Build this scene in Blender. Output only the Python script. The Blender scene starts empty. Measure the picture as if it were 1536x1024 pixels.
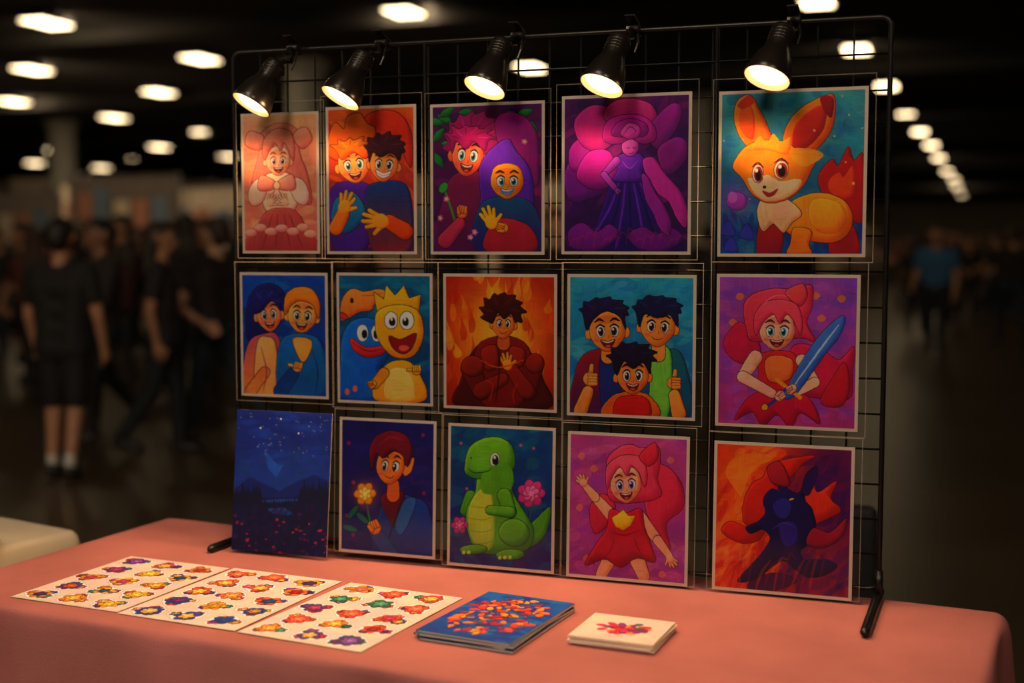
import bpy, bmesh, math, random
import numpy as np
from mathutils import Vector, Matrix
random.seed(4)
sc=bpy.context.scene
COL=sc.collection
try:
    sc.view_settings.view_transform='Standard'; sc.view_settings.look='None'
except Exception: pass

# ------------------------------------------------------------------ helpers
def link(o,parent=None):
    COL.objects.link(o)
    if parent is not None: o.parent=parent
    return o
def empty(name,loc=(0,0,0)):
    e=bpy.data.objects.new(name,None); e.empty_display_size=.1; e.location=loc
    return link(e)
def srgb(c):
    c=np.asarray(c,float)/255.
    return np.where(c<=.04045,c/12.92,((c+.055)/1.055)**2.4)
def mat(name,c,rough=.6,metal=0.,noise=0.,nscale=20.,emis=None,es=0.,bump=0.,bscale=200.,spec=.5):
    m=bpy.data.materials.new(name); m.use_nodes=True
    nt=m.node_tree; b=nt.nodes['Principled BSDF']
    col=(*[float(x) for x in c[:3]],1)
    b.inputs['Base Color'].default_value=col
    b.inputs['Roughness'].default_value=rough; b.inputs['Metallic'].default_value=metal
    b.inputs['Specular IOR Level'].default_value=spec
    if emis is not None:
        b.inputs['Emission Color'].default_value=(*emis,1); b.inputs['Emission Strength'].default_value=es
    tc=nt.nodes.new('ShaderNodeTexCoord')
    if noise>0:
        n=nt.nodes.new('ShaderNodeTexNoise'); n.inputs['Scale'].default_value=nscale; n.inputs['Detail'].default_value=5
        nt.links.new(tc.outputs['Object'],n.inputs['Vector'])
        r=nt.nodes.new('ShaderNodeValToRGB')
        r.color_ramp.elements[0].position=.3; r.color_ramp.elements[1].position=.7
        r.color_ramp.elements[0].color=(*[x*(1-noise) for x in col[:3]],1)
        r.color_ramp.elements[1].color=(*[min(1,x*(1+noise)) for x in col[:3]],1)
        nt.links.new(n.outputs['Fac'],r.inputs['Fac']); nt.links.new(r.outputs['Color'],b.inputs['Base Color'])
    if bump>0:
        n=nt.nodes.new('ShaderNodeTexNoise'); n.inputs['Scale'].default_value=bscale; n.inputs['Detail'].default_value=3
        nt.links.new(tc.outputs['Object'],n.inputs['Vector'])
        bp=nt.nodes.new('ShaderNodeBump'); bp.inputs['Strength'].default_value=bump; bp.inputs['Distance'].default_value=.002
        nt.links.new(n.outputs['Fac'],bp.inputs['Height']); nt.links.new(bp.outputs['Normal'],b.inputs['Normal'])
    return m
class MB:
    def __init__(s): s.v=[];s.f=[];s.m=[]
    def add(s,v,f,mi=0):
        o=len(s.v); s.v+= [tuple(x) for x in v]; s.f+=[tuple(i+o for i in q) for q in f]; s.m+=[mi]*len(f)
    def box(s,x0,x1,y0,y1,z0,z1,mi=0):
        s.add([(x0,y0,z0),(x1,y0,z0),(x1,y1,z0),(x0,y1,z0),(x0,y0,z1),(x1,y0,z1),(x1,y1,z1),(x0,y1,z1)],
              [(3,2,1,0),(4,5,6,7),(0,1,5,4),(1,2,6,5),(2,3,7,6),(3,0,4,7)],mi)
    def tube(s,pts,r,n=8,mi=0,caps=True,closed=False):
        pts=[Vector(p) for p in pts]; N=len(pts)
        rs=r if isinstance(r,(list,tuple)) else [r]*N
        rings=[];up=None
        for i,p in enumerate(pts):
            if closed: t=(pts[(i+1)%N]-pts[i-1])
            else: t=(pts[min(i+1,N-1)]-pts[max(i-1,0)])
            if t.length<1e-9: t=Vector((0,0,1))
            t.normalize()
            if up is None:
                up=Vector((0,0,1)) if abs(t.z)<.9 else Vector((1,0,0))
            a=t.cross(up)
            if a.length<1e-4: a=t.cross(Vector((0,1,0)))
            a.normalize(); b=a.cross(t).normalized(); up=b
            rings.append([p+(a*math.cos(2*math.pi*k/n)+b*math.sin(2*math.pi*k/n))*rs[i] for k in range(n)])
        v=[q for rr in rings for q in rr]; f=[]
        M=N if closed else N-1
        for i in range(M):
            j=(i+1)%N
            for k in range(n):
                f.append((i*n+k,i*n+(k+1)%n,j*n+(k+1)%n,j*n+k))
        if caps and not closed:
            f.append(tuple(range(n-1,-1,-1))); f.append(tuple((N-1)*n+k for k in range(n)))
        s.add(v,f,mi)
    def lathe(s,prof,n=24,mi=0,M=None,mis=None):
        v=[];f=[];
        for r,z in prof:
            for k in range(n):
                a=2*math.pi*k/n; p=Vector((r*math.cos(a),r*math.sin(a),z))
                v.append(M@p if M else p)
        o=len(s.v); s.v+=[tuple(x) for x in v]
        for i in range(len(prof)-1):
            for k in range(n):
                s.f.append((o+i*n+k,o+i*n+(k+1)%n,o+(i+1)*n+(k+1)%n,o+(i+1)*n+k)); s.m.append(mis[i] if mis else mi)
    def obj(s,name,mats,parent=None,smooth=False,loc=(0,0,0),rot=(0,0,0)):
        me=bpy.data.meshes.new(name); me.from_pydata(s.v,[],s.f); me.update()
        for m in mats: me.materials.append(m)
        me.polygons.foreach_set('material_index',s.m)
        if smooth: me.polygons.foreach_set('use_smooth',[True]*len(s.f))
        o=bpy.data.objects.new(name,me); link(o,parent); o.location=loc; o.rotation_euler=rot
        return o

# ------------------------------------------------------------------ 2-D illustration engine (for printed artwork)
def spl(q,closed=True,n=6):
    q=np.asarray(q,float)
    if len(q)<3: return q
    if closed: P=np.vstack([q[-1],q,q[0],q[1]]); segs=len(q)
    else: P=np.vstack([2*q[0]-q[1],q,2*q[-1]-q[-2]]); segs=len(q)-1
    t=np.linspace(0,1,n,endpoint=False)[:,None]; out=[]
    for i in range(segs):
        a,b,c,d=P[i],P[i+1],P[i+2],P[i+3]
        out.append(.5*((2*b)+(-a+c)*t+(2*a-5*b+4*c-d)*t*t+(-a+3*b-3*c+d)*t**3))
    out=np.vstack(out)
    if not closed: out=np.vstack([out,q[-1]])
    return out
def lt(c,k=1.2,a=12): return tuple(min(255,v*k+a) for v in c)
class Art:
    def __init__(s,x0,x1,tl,tr,bl,br,vr=1.65,ss=2,seed=0,bg=(0,0,0),bg2=None):
        s.x0,s.x1,s.tl,s.tr,s.bl,s.br=x0,x1,tl,tr,bl,br
        s.w=x1-x0; s.h=((bl-tl)+(br-tr))/2
        s.nx=int(s.w*vr); s.ny=int(s.h*vr); s.W=s.nx*ss; s.H=s.ny*ss; s.ss=ss; s.k=s.W/s.w
        s.rng=np.random.RandomState(seed)
        c=np.array(bg,float); c2=np.array(bg2 if bg2 else bg,float)
        t=np.linspace(0,1,s.H)[:,None,None]
        s.im=np.ones((s.H,s.W,3))*(c+(c2-c)*t)
    def m(s,pts):
        q=np.asarray(pts,float); u=(q[:,0]-s.x0)/s.w
        top=s.tl+(s.tr-s.tl)*u; bot=s.bl+(s.br-s.bl)*u
        return np.stack([u*s.W,(q[:,1]-top)/(bot-top)*s.H],1)
    def noise(s,sc,sx=None):
        sx=sx or sc
        h=max(2,int(s.H/sc)+2); w=max(2,int(s.W/sx)+2)
        g=s.rng.rand(h,w); y=np.linspace(0,h-1.001,s.H); x=np.linspace(0,w-1.001,s.W)
        yi=y.astype(int); xi=x.astype(int); fy=(y-yi)[:,None]; fx=(x-xi)[None]
        fy=fy*fy*(3-2*fy); fx=fx*fx*(3-2*fx)
        a=g[yi][:,xi];b=g[yi][:,xi+1];c=g[yi+1][:,xi];d=g[yi+1][:,xi+1]
        return (a*(1-fx)+b*fx)*(1-fy)+(c*(1-fx)+d*fx)*fy-.5
    def raw(s,q,c,c2=None,ol=None,ow=.9,sh=None,so=(2.5,3.),al=1.):
        k=s.k; pad=int((ow+2*max(abs(so[0]),abs(so[1])))*k)+3
        x0=int(math.floor(q[:,0].min()))-pad; y0=int(math.floor(q[:,1].min()))-pad
        w=int(q[:,0].max())+pad-x0; h=int(q[:,1].max())+pad-y0
        if w<=0 or h<=0 or w>4000 or h>4000: return
        T=np.zeros((h,w+1),np.int32); q2=np.roll(q,-1,0)
        for (xa,ya),(xb,yb) in zip(q,q2):
            if ya>yb: xa,ya,xb,yb=xb,yb,xa,ya
            r0=math.ceil(ya-.5); r1=math.ceil(yb-.5)
            if r1<=r0: continue
            r=np.arange(r0,r1); x=xa+(r+.5-ya)*(xb-xa)/(yb-ya)
            T[r-y0,np.clip(np.ceil(x-.5).astype(int)-x0,0,w)]+=1
        M=(np.cumsum(T,1)[:,:w]%2).astype(bool)
        cx0,cy0=max(x0,0),max(y0,0); cx1,cy1=min(x0+w,s.W),min(y0+h,s.H)
        if cx1<=cx0 or cy1<=cy0: return
        sl=(slice(cy0-y0,cy1-y0),slice(cx0-x0,cx1-x0)); R=s.im[cy0:cy1,cx0:cx1]
        if ol is not None:
            D=M.copy(); o=max(1,int(round(ow*k)))
            for a in range(12):
                D|=np.roll(np.roll(M,int(round(o*math.sin(a*math.pi/6))),0),int(round(o*math.cos(a*math.pi/6))),1)
            Dm=D[sl]; R[Dm]=R[Dm]*(1-al)+np.array(ol,float)*.9*al
        cc=np.array(c,float)
        if c2 is None and sh is not None: c0=np.array(lt(c,1.05,4)); c2=np.array(c,float)*.75+np.array(sh,float)*.25; cc=c0
        if c2 is not None:
            ys=np.arange(h)+y0; t=np.clip((ys-q[:,1].min())/max(1,np.ptp(q[:,1])),0,1)[:,None,None]
            C=np.broadcast_to(cc+(np.array(c2,float)-cc)*t,(h,w,3))
        else: C=np.broadcast_to(cc,(h,w,3))
        if sh is not None:   # painted form shading + rim highlight
            sv=np.array(sh,float)
            for f in (.25,.5,.75,1.,1.3,1.7):
                S=M&~np.roll(np.roll(M,int(-so[1]*k*f),0),int(-so[0]*k*f),1)
                C=np.where(S[...,None],C*.8+sv*.2,C)
            hv=np.array(lt(c,1.12,26))
            for f in (.3,.6):
                S=M&~np.roll(np.roll(M,int(so[1]*k*f),0),int(so[0]*k*f),1)
                C=np.where(S[...,None],C*.75+hv*.25,C)
        Mm=M[sl]; R[Mm]=R[Mm]*(1-al)+C[sl][Mm]*al
    def p(s,pts,c,sharp=False,**kw):
        q=s.m(pts); s.raw(q if sharp else spl(q),c,**kw)
    def e(s,cx,cy,rx,ry,c,rot=0,**kw):
        t=np.linspace(0,2*math.pi,28,endpoint=False); r=math.radians(rot)
        x=rx*np.cos(t);y=ry*np.sin(t)
        s.raw(s.m(np.stack([cx+x*math.cos(r)-y*math.sin(r),cy+x*math.sin(r)+y*math.cos(r)],1)),c,**kw)
    def l(s,pts,c,w=1.,taper=True,al=1.):
        q=spl(s.m(pts),False,5); d=np.gradient(q,axis=0); n=np.stack([-d[:,1],d[:,0]],1)
        n/= (np.linalg.norm(n,axis=1)[:,None]+1e-6); N=len(q)
        ww=np.full(N,w*s.k/2.)
        if taper: ww*=.35+.65*np.sin(np.linspace(.12,math.pi-.12,N))
        s.raw(np.vstack([q+n*ww[:,None],(q-n*ww[:,None])[::-1]]),c,al=al,so=(0,0))
    def cap(s,p,q,r1,r2,c,**kw):
        p=np.array(p,float);q=np.array(q,float);d=q-p;L=np.linalg.norm(d)+1e-6;d/=L;a0=math.atan2(d[1],d[0])
        pts=[]
        for i in range(9):
            a=a0+math.pi/2+math.pi*i/8; pts.append(p+r1*np.array([math.cos(a),math.sin(a)]))
        for i in range(9):
            a=a0-math.pi/2+math.pi*i/8; pts.append(q+r2*np.array([math.cos(a),math.sin(a)]))
        s.raw(s.m(pts),c,**kw)
    def g(s,cx,cy,r,c,al=.8,ry=None):
        m=s.m([(cx,cy)])[0]; ry=ry or r
        y,x=np.ogrid[0:s.H,0:s.W]
        a=(np.exp(-(((x-m[0])/(r*s.k))**2+((y-m[1])/(ry*s.k))**2))*al)[...,None]
        s.im=s.im*(1-a)+np.array(c,float)*a
    def st(s,n,cols,box=None,ln=14,w=4,ang=0,spread=40,al=.5):
        x0,y0,x1,y1=box or (s.x0,min(s.tl,s.tr),s.x1,max(s.bl,s.br))
        for i in range(n):
            cx=s.rng.uniform(x0,x1);cy=s.rng.uniform(y0,y1);a=ang+s.rng.uniform(-spread,spread)
            s.e(cx,cy,ln*s.rng.uniform(.5,1.3),w*s.rng.uniform(.5,1.4),cols[s.rng.randint(len(cols))],rot=a,al=al)
    def spiky(s,cx,cy,rx,ry,n,amp,c,a0=0,a1=360,seed=1,base=None,sharp=False,**kw):
        r=random.Random(seed); pts=[]
        for i in range(n*2+1):
            a=math.radians(a0+(a1-a0)*(i+(.45 if i%2 else 0))/(n*2)); k=1+(amp*(.5+.7*r.random()) if i%2 else 0)
            pts.append((cx+rx*k*math.cos(a),cy+ry*k*math.sin(a)))
        if base: pts+=base
        q=s.m(pts); s.raw(q if sharp else spl(q,n=4),c,**kw)
        for i in range(n):
            a=math.radians(a0+(a1-a0)*(i+.5)/n)
            if math.sin(a)<.3:
                s.l([(cx+rx*.45*math.cos(a-.15),cy+ry*.45*math.sin(a-.15)),(cx+rx*.75*math.cos(a),cy+ry*.75*math.sin(a)),(cx+rx*1.05*math.cos(a+.1),cy+ry*1.05*math.sin(a+.1))],lt(c,1.3,22) if i%2 else tuple(v*.6 for v in c),1.8,al=.65)
    def face(s,cx,cy,w,h,skin,line,eye=(70,40,30),mouth='open',tilt=0,look=(0,0),shade=None,white=(240,222,200),ears=True,brow=True,es=1.,mc=(120,20,25),cheek=(235,90,70)):
        t=math.radians(tilt)
        def T(x,y): return (cx+(x*w)*math.cos(t)-(y*h)*math.sin(t),cy+(x*w)*math.sin(t)+(y*h)*math.cos(t))
        sh=shade or (skin[0]*.84,skin[1]*.6,skin[2]*.55)
        if ears:
            for sx in(-1,1):
                e=T(sx*1.0,.1); s.e(*e,w*.2,h*.25,skin,ol=line,ow=.6,sh=sh,so=(1,1))
        s.p([T(*q) for q in [(0,-1),(.7,-.78),(.95,-.1),(.82,.42),(.38,.84),(0,.98),(-.38,.84),(-.82,.42),(-.95,-.1),(-.7,-.78)]],skin,ol=line,ow=.7,sh=sh,so=(w*.14,h*.09))
        s.e(*T(0,-.55),w*.6,h*.2,sh,rot=tilt,al=.45)
        for sx in(-1,1):
            e=T(sx*.56,.42); s.e(*e,w*.2,h*.1,cheek,rot=tilt,al=.4)
            e=T(sx*.38,0); s.e(*e,w*.22*es,h*.28*es,white,rot=tilt,ol=line,ow=.5)
            e=T(sx*.35+look[0]*.1,.02+look[1]*.1); s.e(*e,w*.145*es,h*.215*es,eye,rot=tilt)
            s.e(e[0],e[1],w*.09*es,h*.14*es,(25,12,20),rot=tilt)
            s.e(e[0]-w*.05,e[1]-h*.09,w*.055,h*.06,(255,250,240))
            s.l([T(sx*.13,-.2),T(sx*.38,-.31*es),T(sx*.64,-.16)],line,w*.1)
            if brow: s.l([T(sx*.16,-.46),T(sx*.4,-.58),T(sx*.68,-.44)],line,w*.13)
        s.l([T(.02,.18),T(.08,.3),T(-.02,.34)],sh,1.2)
        if mouth=='open':
            s.p([T(*q) for q in [(-.38,.4),(0,.48),(.38,.4),(.26,.68),(0,.8),(-.26,.68)]],mc,ol=line,ow=.45)
            s.p([T(*q) for q in [(-.31,.43),(0,.5),(.31,.43),(.22,.51),(0,.56),(-.22,.51)]],white)
            s.e(*T(0,.71),w*.13,h*.055,(225,90,80),rot=tilt)
        elif mouth=='grin':
            s.p([T(*q) for q in [(-.5,.34),(0,.48),(.5,.34),(.36,.64),(0,.78),(-.36,.64)]],white,ol=line,ow=.6)
            s.l([T(-.44,.5),T(0,.63),T(.44,.5)],sh,.8)
        else:
            s.l([T(-.34,.5),T(-.1,.62),T(.14,.61),T(.38,.46)],line,1.2)
    def hand(s,cx,cy,r,ang,c,line,kind='open',sh=None,flip=1):
        a=math.radians(ang); sh=sh or (c[0]*.85,c[1]*.62,c[2]*.55)
        def T(x,y): y*=flip; return (cx+r*(x*math.cos(a)-y*math.sin(a)),cy+r*(x*math.sin(a)+y*math.cos(a)))
        kw=dict(ol=line,ow=.5,sh=sh,so=(1,1.2))
        if kind=='open':
            for k,(da,L) in enumerate([(-34,1.75),(-12,2.05),(10,2.05),(32,1.75)]):
                b=math.radians(da); s.cap(T(.4*math.cos(b),.75*math.sin(b)*1.2),T(L*math.cos(b),L*math.sin(b)),r*.27,r*.21,c,**kw)
            s.cap(T(-.2,.5),T(.45,1.5),r*.3,r*.22,c,**kw)
            s.e(cx,cy,r*.95,r*.82,c,rot=ang,sh=sh,so=(1,1.2))
        elif kind=='thumb':
            s.cap(T(0,-.3),T(.15,-1.7),r*.34,r*.27,c,**kw)
            s.e(cx,cy,r*1.0,r*.9,c,rot=ang,**kw)
            for i in range(4):
                y=-.5+.38*i; s.cap(T(-.1,y),T(.75,y),r*.25,r*.22,c,**kw)
        else:
            s.e(cx,cy,r*1.0,r*.9,c,rot=ang,**kw)
            for i in range(4):
                y=-.55+.36*i; s.cap(T(.0,y),T(.8,y*.9),r*.24,r*.2,c,**kw)
            s.cap(T(-.3,-.5),T(.5,-.75),r*.26,r*.2,c,**kw)
    def flower(s,cx,cy,r,c,c2,n=6,line=None,rot=0):
        for ring,(rr,cc) in enumerate([(1,c),(.6,c2)]):
            for i in range(n):
                a=math.radians(rot+ring*30)+2*math.pi*i/n
                s.e(cx+r*.55*rr*math.cos(a),cy+r*.55*rr*math.sin(a),r*.48*rr,r*.36*rr,cc,rot=math.degrees(a),ol=line,ow=.5,sh=tuple(v*.75 for v in cc),so=(1,1))
        s.e(cx,cy,r*.2,r*.2,tuple(min(255,v*1.2) for v in c2))
    def done(s,warp=.5,grain=.03,paint=.045):
        wx=(s.noise(16)*2*warp*2);wy=(s.noise(16)*2*warp*2)
        y,x=np.mgrid[0:s.H,0:s.W]
        s.im=s.im[np.clip((y+wy).round().astype(int),0,s.H-1),np.clip((x+wx).round().astype(int),0,s.W-1)]
        sel=np.clip(s.noise(60)*4+.5,0,1)          # brush direction field
        br=s.noise(6,40)*sel+s.noise(40,6)*(1-sel)
        g=1+grain*2*(s.noise(24)*.5+s.noise(90)*1.6)+paint*2*br
        s.im=s.im*g[...,None]*np.stack([1+.06*s.noise(50),1+.08*s.noise(50),1+.08*s.noise(50)],-1)
        v=np.clip(s.im/255,0,1); v=v-.045*np.sin(2*math.pi*v)
        gr=v.mean(-1,keepdims=True); v=np.clip(gr+(v-gr)*1.06,0,1); s.im=v*255
        return s.im.reshape(s.ny,s.ss,s.nx,s.ss,3).mean((1,3))

GAIN=np.array([.98,1.05,1.34])
def art_mesh(name,a,w,h,matl,parent,z=0.001,gain=1.):
    ny,nx,_=a.shape
    xs=np.linspace(-w/2,w/2,nx+1); ys=np.linspace(h/2,-h/2,ny+1)
    X,Y=np.meshgrid(xs,ys); co=np.stack([X,Y,np.full_like(X,z)],-1).reshape(-1,3)
    i=np.arange(ny)[:,None]*(nx+1)+np.arange(nx)[None]
    F=np.stack([i,i+nx+1,i+nx+2,i+1],-1).reshape(-1)
    me=bpy.data.meshes.new(name); me.vertices.add(len(co)); me.vertices.foreach_set('co',co.ravel())
    nf=nx*ny; me.loops.add(nf*4); me.loops.foreach_set('vertex_index',F.astype(np.int32))
    me.polygons.add(nf); me.polygons.foreach_set('loop_start',np.arange(0,nf*4,4,dtype=np.int32))
    try: me.polygons.foreach_set('loop_total',np.full(nf,4,dtype=np.int32))
    except Exception: pass
    me.update(calc_edges=True)
    lin=srgb(a)*GAIN*gain
    pad=np.pad(lin,((0,1),(0,1),(0,0)),mode='edge')
    col=np.ones((ny+1,nx+1,4)); col[...,:3]=np.clip(pad,0,.95)
    at=me.color_attributes.new('ink','FLOAT_COLOR','POINT'); at.data.foreach_set('color',col.ravel())
    me.materials.append(matl)
    o=bpy.data.objects.new(name,me); link(o,parent); return o
def ink_mat():
    m=bpy.data.materials.new('printed_ink'); m.use_nodes=True; nt=m.node_tree; b=nt.nodes['Principled BSDF']
    at=nt.nodes.new('ShaderNodeAttribute'); at.attribute_name='ink'
    tc=nt.nodes.new('ShaderNodeTexCoord'); n=nt.nodes.new('ShaderNodeTexNoise'); n.inputs['Scale'].default_value=180
    nt.links.new(tc.outputs['Object'],n.inputs['Vector'])
    mp=nt.nodes.new('ShaderNodeMapRange'); mp.inputs['To Min'].default_value=.95; mp.inputs['To Max'].default_value=1.05
    nt.links.new(n.outputs['Fac'],mp.inputs['Value'])
    vm=nt.nodes.new('ShaderNodeVectorMath'); vm.operation='SCALE'
    nt.links.new(at.outputs['Color'],vm.inputs[0]); nt.links.new(mp.outputs['Result'],vm.inputs['Scale'])
    nt.links.new(vm.outputs['Vector'],b.inputs['Base Color'])
    b.inputs['Roughness'].default_value=.5; b.inputs['Specular IOR Level'].default_value=.25
    return m
INK=ink_mat()

# ------------------------------------------------------------------ artworks
def art11():
    A=Art(362,478,168,170,380,380,seed=11,bg=(240,165,120),bg2=(220,120,100)); L=(160,55,55)
    A.st(60,[(245,175,125),(225,125,105),(250,190,140)],ln=14,w=5,al=.4)
    A.p([(372,300),(378,262),(388,225),(384,205),(398,190),(415,182),(440,186),(455,205),(452,228),(464,262),(470,305),(450,300),(440,262),(400,262),(390,302)],(235,132,112),ol=L,sh=(205,95,90))
    A.p([(394,200),(372,192),(366,212),(384,222),(396,214)],(245,150,120),ol=L,sh=(215,105,95))
    A.p([(444,198),(462,190),(472,208),(458,222),(446,212)],(245,150,120),ol=L,sh=(215,105,95))
    A.p([(398,262),(438,262),(448,300),(436,322),(404,322),(392,300)],(248,205,165),ol=L,sh=(225,150,120))
    A.e(384,288,14,22,(248,200,165),rot=20,ol=L,sh=(228,150,125)); A.e(452,288,13,22,(248,200,165),rot=-20,ol=L,sh=(228,150,125))
    A.p([(400,318),(440,316),(462,345),(476,380),(362,380),(382,345)],(215,105,92),c2=(170,70,70),ol=L,sh=(170,70,70))
    for x,x2 in [(408,390),(416,412),(426,436),(434,456)]: A.l([(x,322),((x+x2)/2,350),(x2,378)],(140,50,55),1.6)
    for x,y in [(372,352),(388,344),(405,350),(422,345),(440,350),(456,344),(468,354)]: A.e(x,y,10,6,(240,165,140),ol=L,ow=.4,sh=(215,120,105))
    A.face(418,240,20,23,(248,185,145),L,eye=(150,60,50),mouth='open',cheek=(240,110,90))
    A.p([(396,238),(394,212),(404,196),(420,190),(438,196),(444,216),(442,240),(436,224),(428,212),(422,224),(414,212),(404,224)],(240,142,116),ol=L,sh=(210,100,92))
    A.p([(412,272),(390,262),(386,284),(408,284)],(245,150,125),ol=L,sh=(215,105,95)); A.p([(418,272),(440,262),(444,284),(420,284)],(245,150,125),ol=L,sh=(215,105,95))
    A.e(415,278,5,6,(250,190,150),ol=L); A.l([(412,284),(404,305)],L,3); A.l([(418,284),(428,305)],L,3)
    A.hand(404,305,7,-60,(250,190,145),L); A.hand(428,305,7,-120,(250,190,145),L,flip=-1)
    A.g(418,165,60,(255,215,150),.3,ry=26)
    return A
def art12():
    A=Art(489,624,160,157,381,381,seed=12,bg=(235,105,35),bg2=(120,30,80)); L=(70,12,35)
    A.st(80,[(250,150,50),(225,70,40),(245,120,30),(190,40,60)],ln=16,w=5,al=.5,ang=30)
    A.st(40,[(90,30,110),(60,30,110),(150,40,90)],box=(489,290,624,381),ln=14,w=6,al=.6)
    A.p([(540,210),(545,178),(566,163),(600,166),(620,195),(620,250),(600,220)],(225,70,40),ol=L,sh=(170,35,40),so=(4,5))
    A.p([(494,235),(490,205),(500,180),(515,190),(520,172),(540,166),(552,182),(565,190),(562,215),(560,245)],(240,110,35),ol=L,sh=(205,65,25))
    A.p([(494,282),(520,272),(556,280),(562,330),(545,381),(500,381),(488,330)],(95,45,140),ol=L,sh=(55,25,100))
    A.p([(548,290),(580,272),(612,278),(622,320),(618,381),(560,381)],(40,75,130),c2=(150,50,60),ol=L,sh=(30,40,95))
    A.p([(500,300),(530,290),(548,322),(520,352),(494,340)],(35,120,150),ol=L,sh=(25,80,120))
    A.face(530,246,26,29,(250,160,85),L,mouth='open',tilt=-8,eye=(60,130,90))
    A.spiky(530,222,29,14,6,.5,(245,120,35),180,360,seed=9,base=[(548,236),(530,226),(512,238)],ol=L,sh=(210,70,25))
    A.face(578,246,23,27,(245,145,75),L,mouth='grin',tilt=6,eye=(90,40,30))
    A.spiky(580,220,28,20,7,.3,(85,28,45),165,385,seed=3,base=[(602,240),(590,228),(572,234),(560,226),(555,242)],ol=(40,10,25),sh=(50,12,40))
    A.cap((500,345),(512,322),11,10,(245,130,40),ol=L,sh=(215,80,30)); A.hand(514,312,12,-70,(250,165,60),L)
    A.cap((610,350),(585,335),13,11,(225,90,30),ol=L,sh=(180,50,30)); A.hand(572,334,14,190,(250,160,50),L,flip=-1)
    return A
def art13():
    A=Art(645,816,157,150,382,382,seed=13,bg=(105,25,95),bg2=(85,20,90)); L=(50,8,48)
    A.st(90,[(140,35,110),(80,20,100),(170,40,100),(60,20,90)],ln=18,w=7,al=.5)
    for x,y,a in [(665,175,30),(655,200,-50),(672,215,10),(668,165,-30),(790,165,-20),(800,185,40),(700,165,0),(655,240,60),(682,186,-60),(775,170,30),(650,180,10)]:
        c,s_=math.cos(math.radians(a)),math.sin(math.radians(a))
        A.p([(x+u*c-v*s_,y+u*s_+v*c) for u,v in ((-13,0),(0,-6),(13,0),(0,6))],(45,130,65),ol=(15,50,40),sh=(25,85,50))
    A.p([(662,300),(680,262),(720,258),(745,300),(740,381),(650,381)],(150,35,90),c2=(90,20,90),ol=L,sh=(100,20,80))
    A.spiky(712,208,42,40,10,.22,(165,25,105),150,395,seed=6,ol=L,sh=(115,15,95))
    A.p([(745,178),(775,165),(806,190),(812,240),(806,280),(760,240)],(150,25,120),ol=L,sh=(105,15,100))
    A.face(701,232,26,33,(235,120,80),L,mouth='open',tilt=6,eye=(70,150,140))
    A.spiky(704,206,30,18,6,.4,(180,30,110),175,365,seed=2,base=[(728,224),(712,210),(698,222),(684,210),(676,228)],ol=L,sh=(120,15,95))
    A.p([(722,290),(720,250),(738,222),(764,206),(778,226),(798,252),(804,290),(796,320),(728,318)],(110,45,165),ol=L,sh=(70,25,125),so=(4,4))
    A.p([(725,305),(800,305),(812,381),(715,381)],(30,95,125),c2=(60,30,110),ol=L,sh=(25,60,105))
    A.p([(735,345),(760,330),(800,345),(806,381),(730,381)],(170,40,60),ol=L,sh=(120,25,60))
    A.face(763,272,27,28,(245,150,45),L,mouth='open',eye=(50,150,170),mc=(60,150,185),ears=False,look=(.3,0))
    A.l([(664,285),(676,320),(684,350)],(60,150,60),3.5); A.e(662,282,6,9,(70,160,70),rot=30,ol=(15,60,40))
    A.cap((665,365),(688,338),12,9,(190,60,90),ol=L,sh=(140,30,80)); A.hand(692,320,10,-80,(240,130,60),L,'fist')
    A.hand(738,336,12,-110,(250,175,45),L,'open'); A.hand(756,345,9,-160,(245,150,40),L,'fist')
    for x,y in [(667,300),(657,330),(790,210),(705,360),(712,352)]: A.flower(x,y,5,(225,110,180),(245,190,120),5)
    return A
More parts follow.
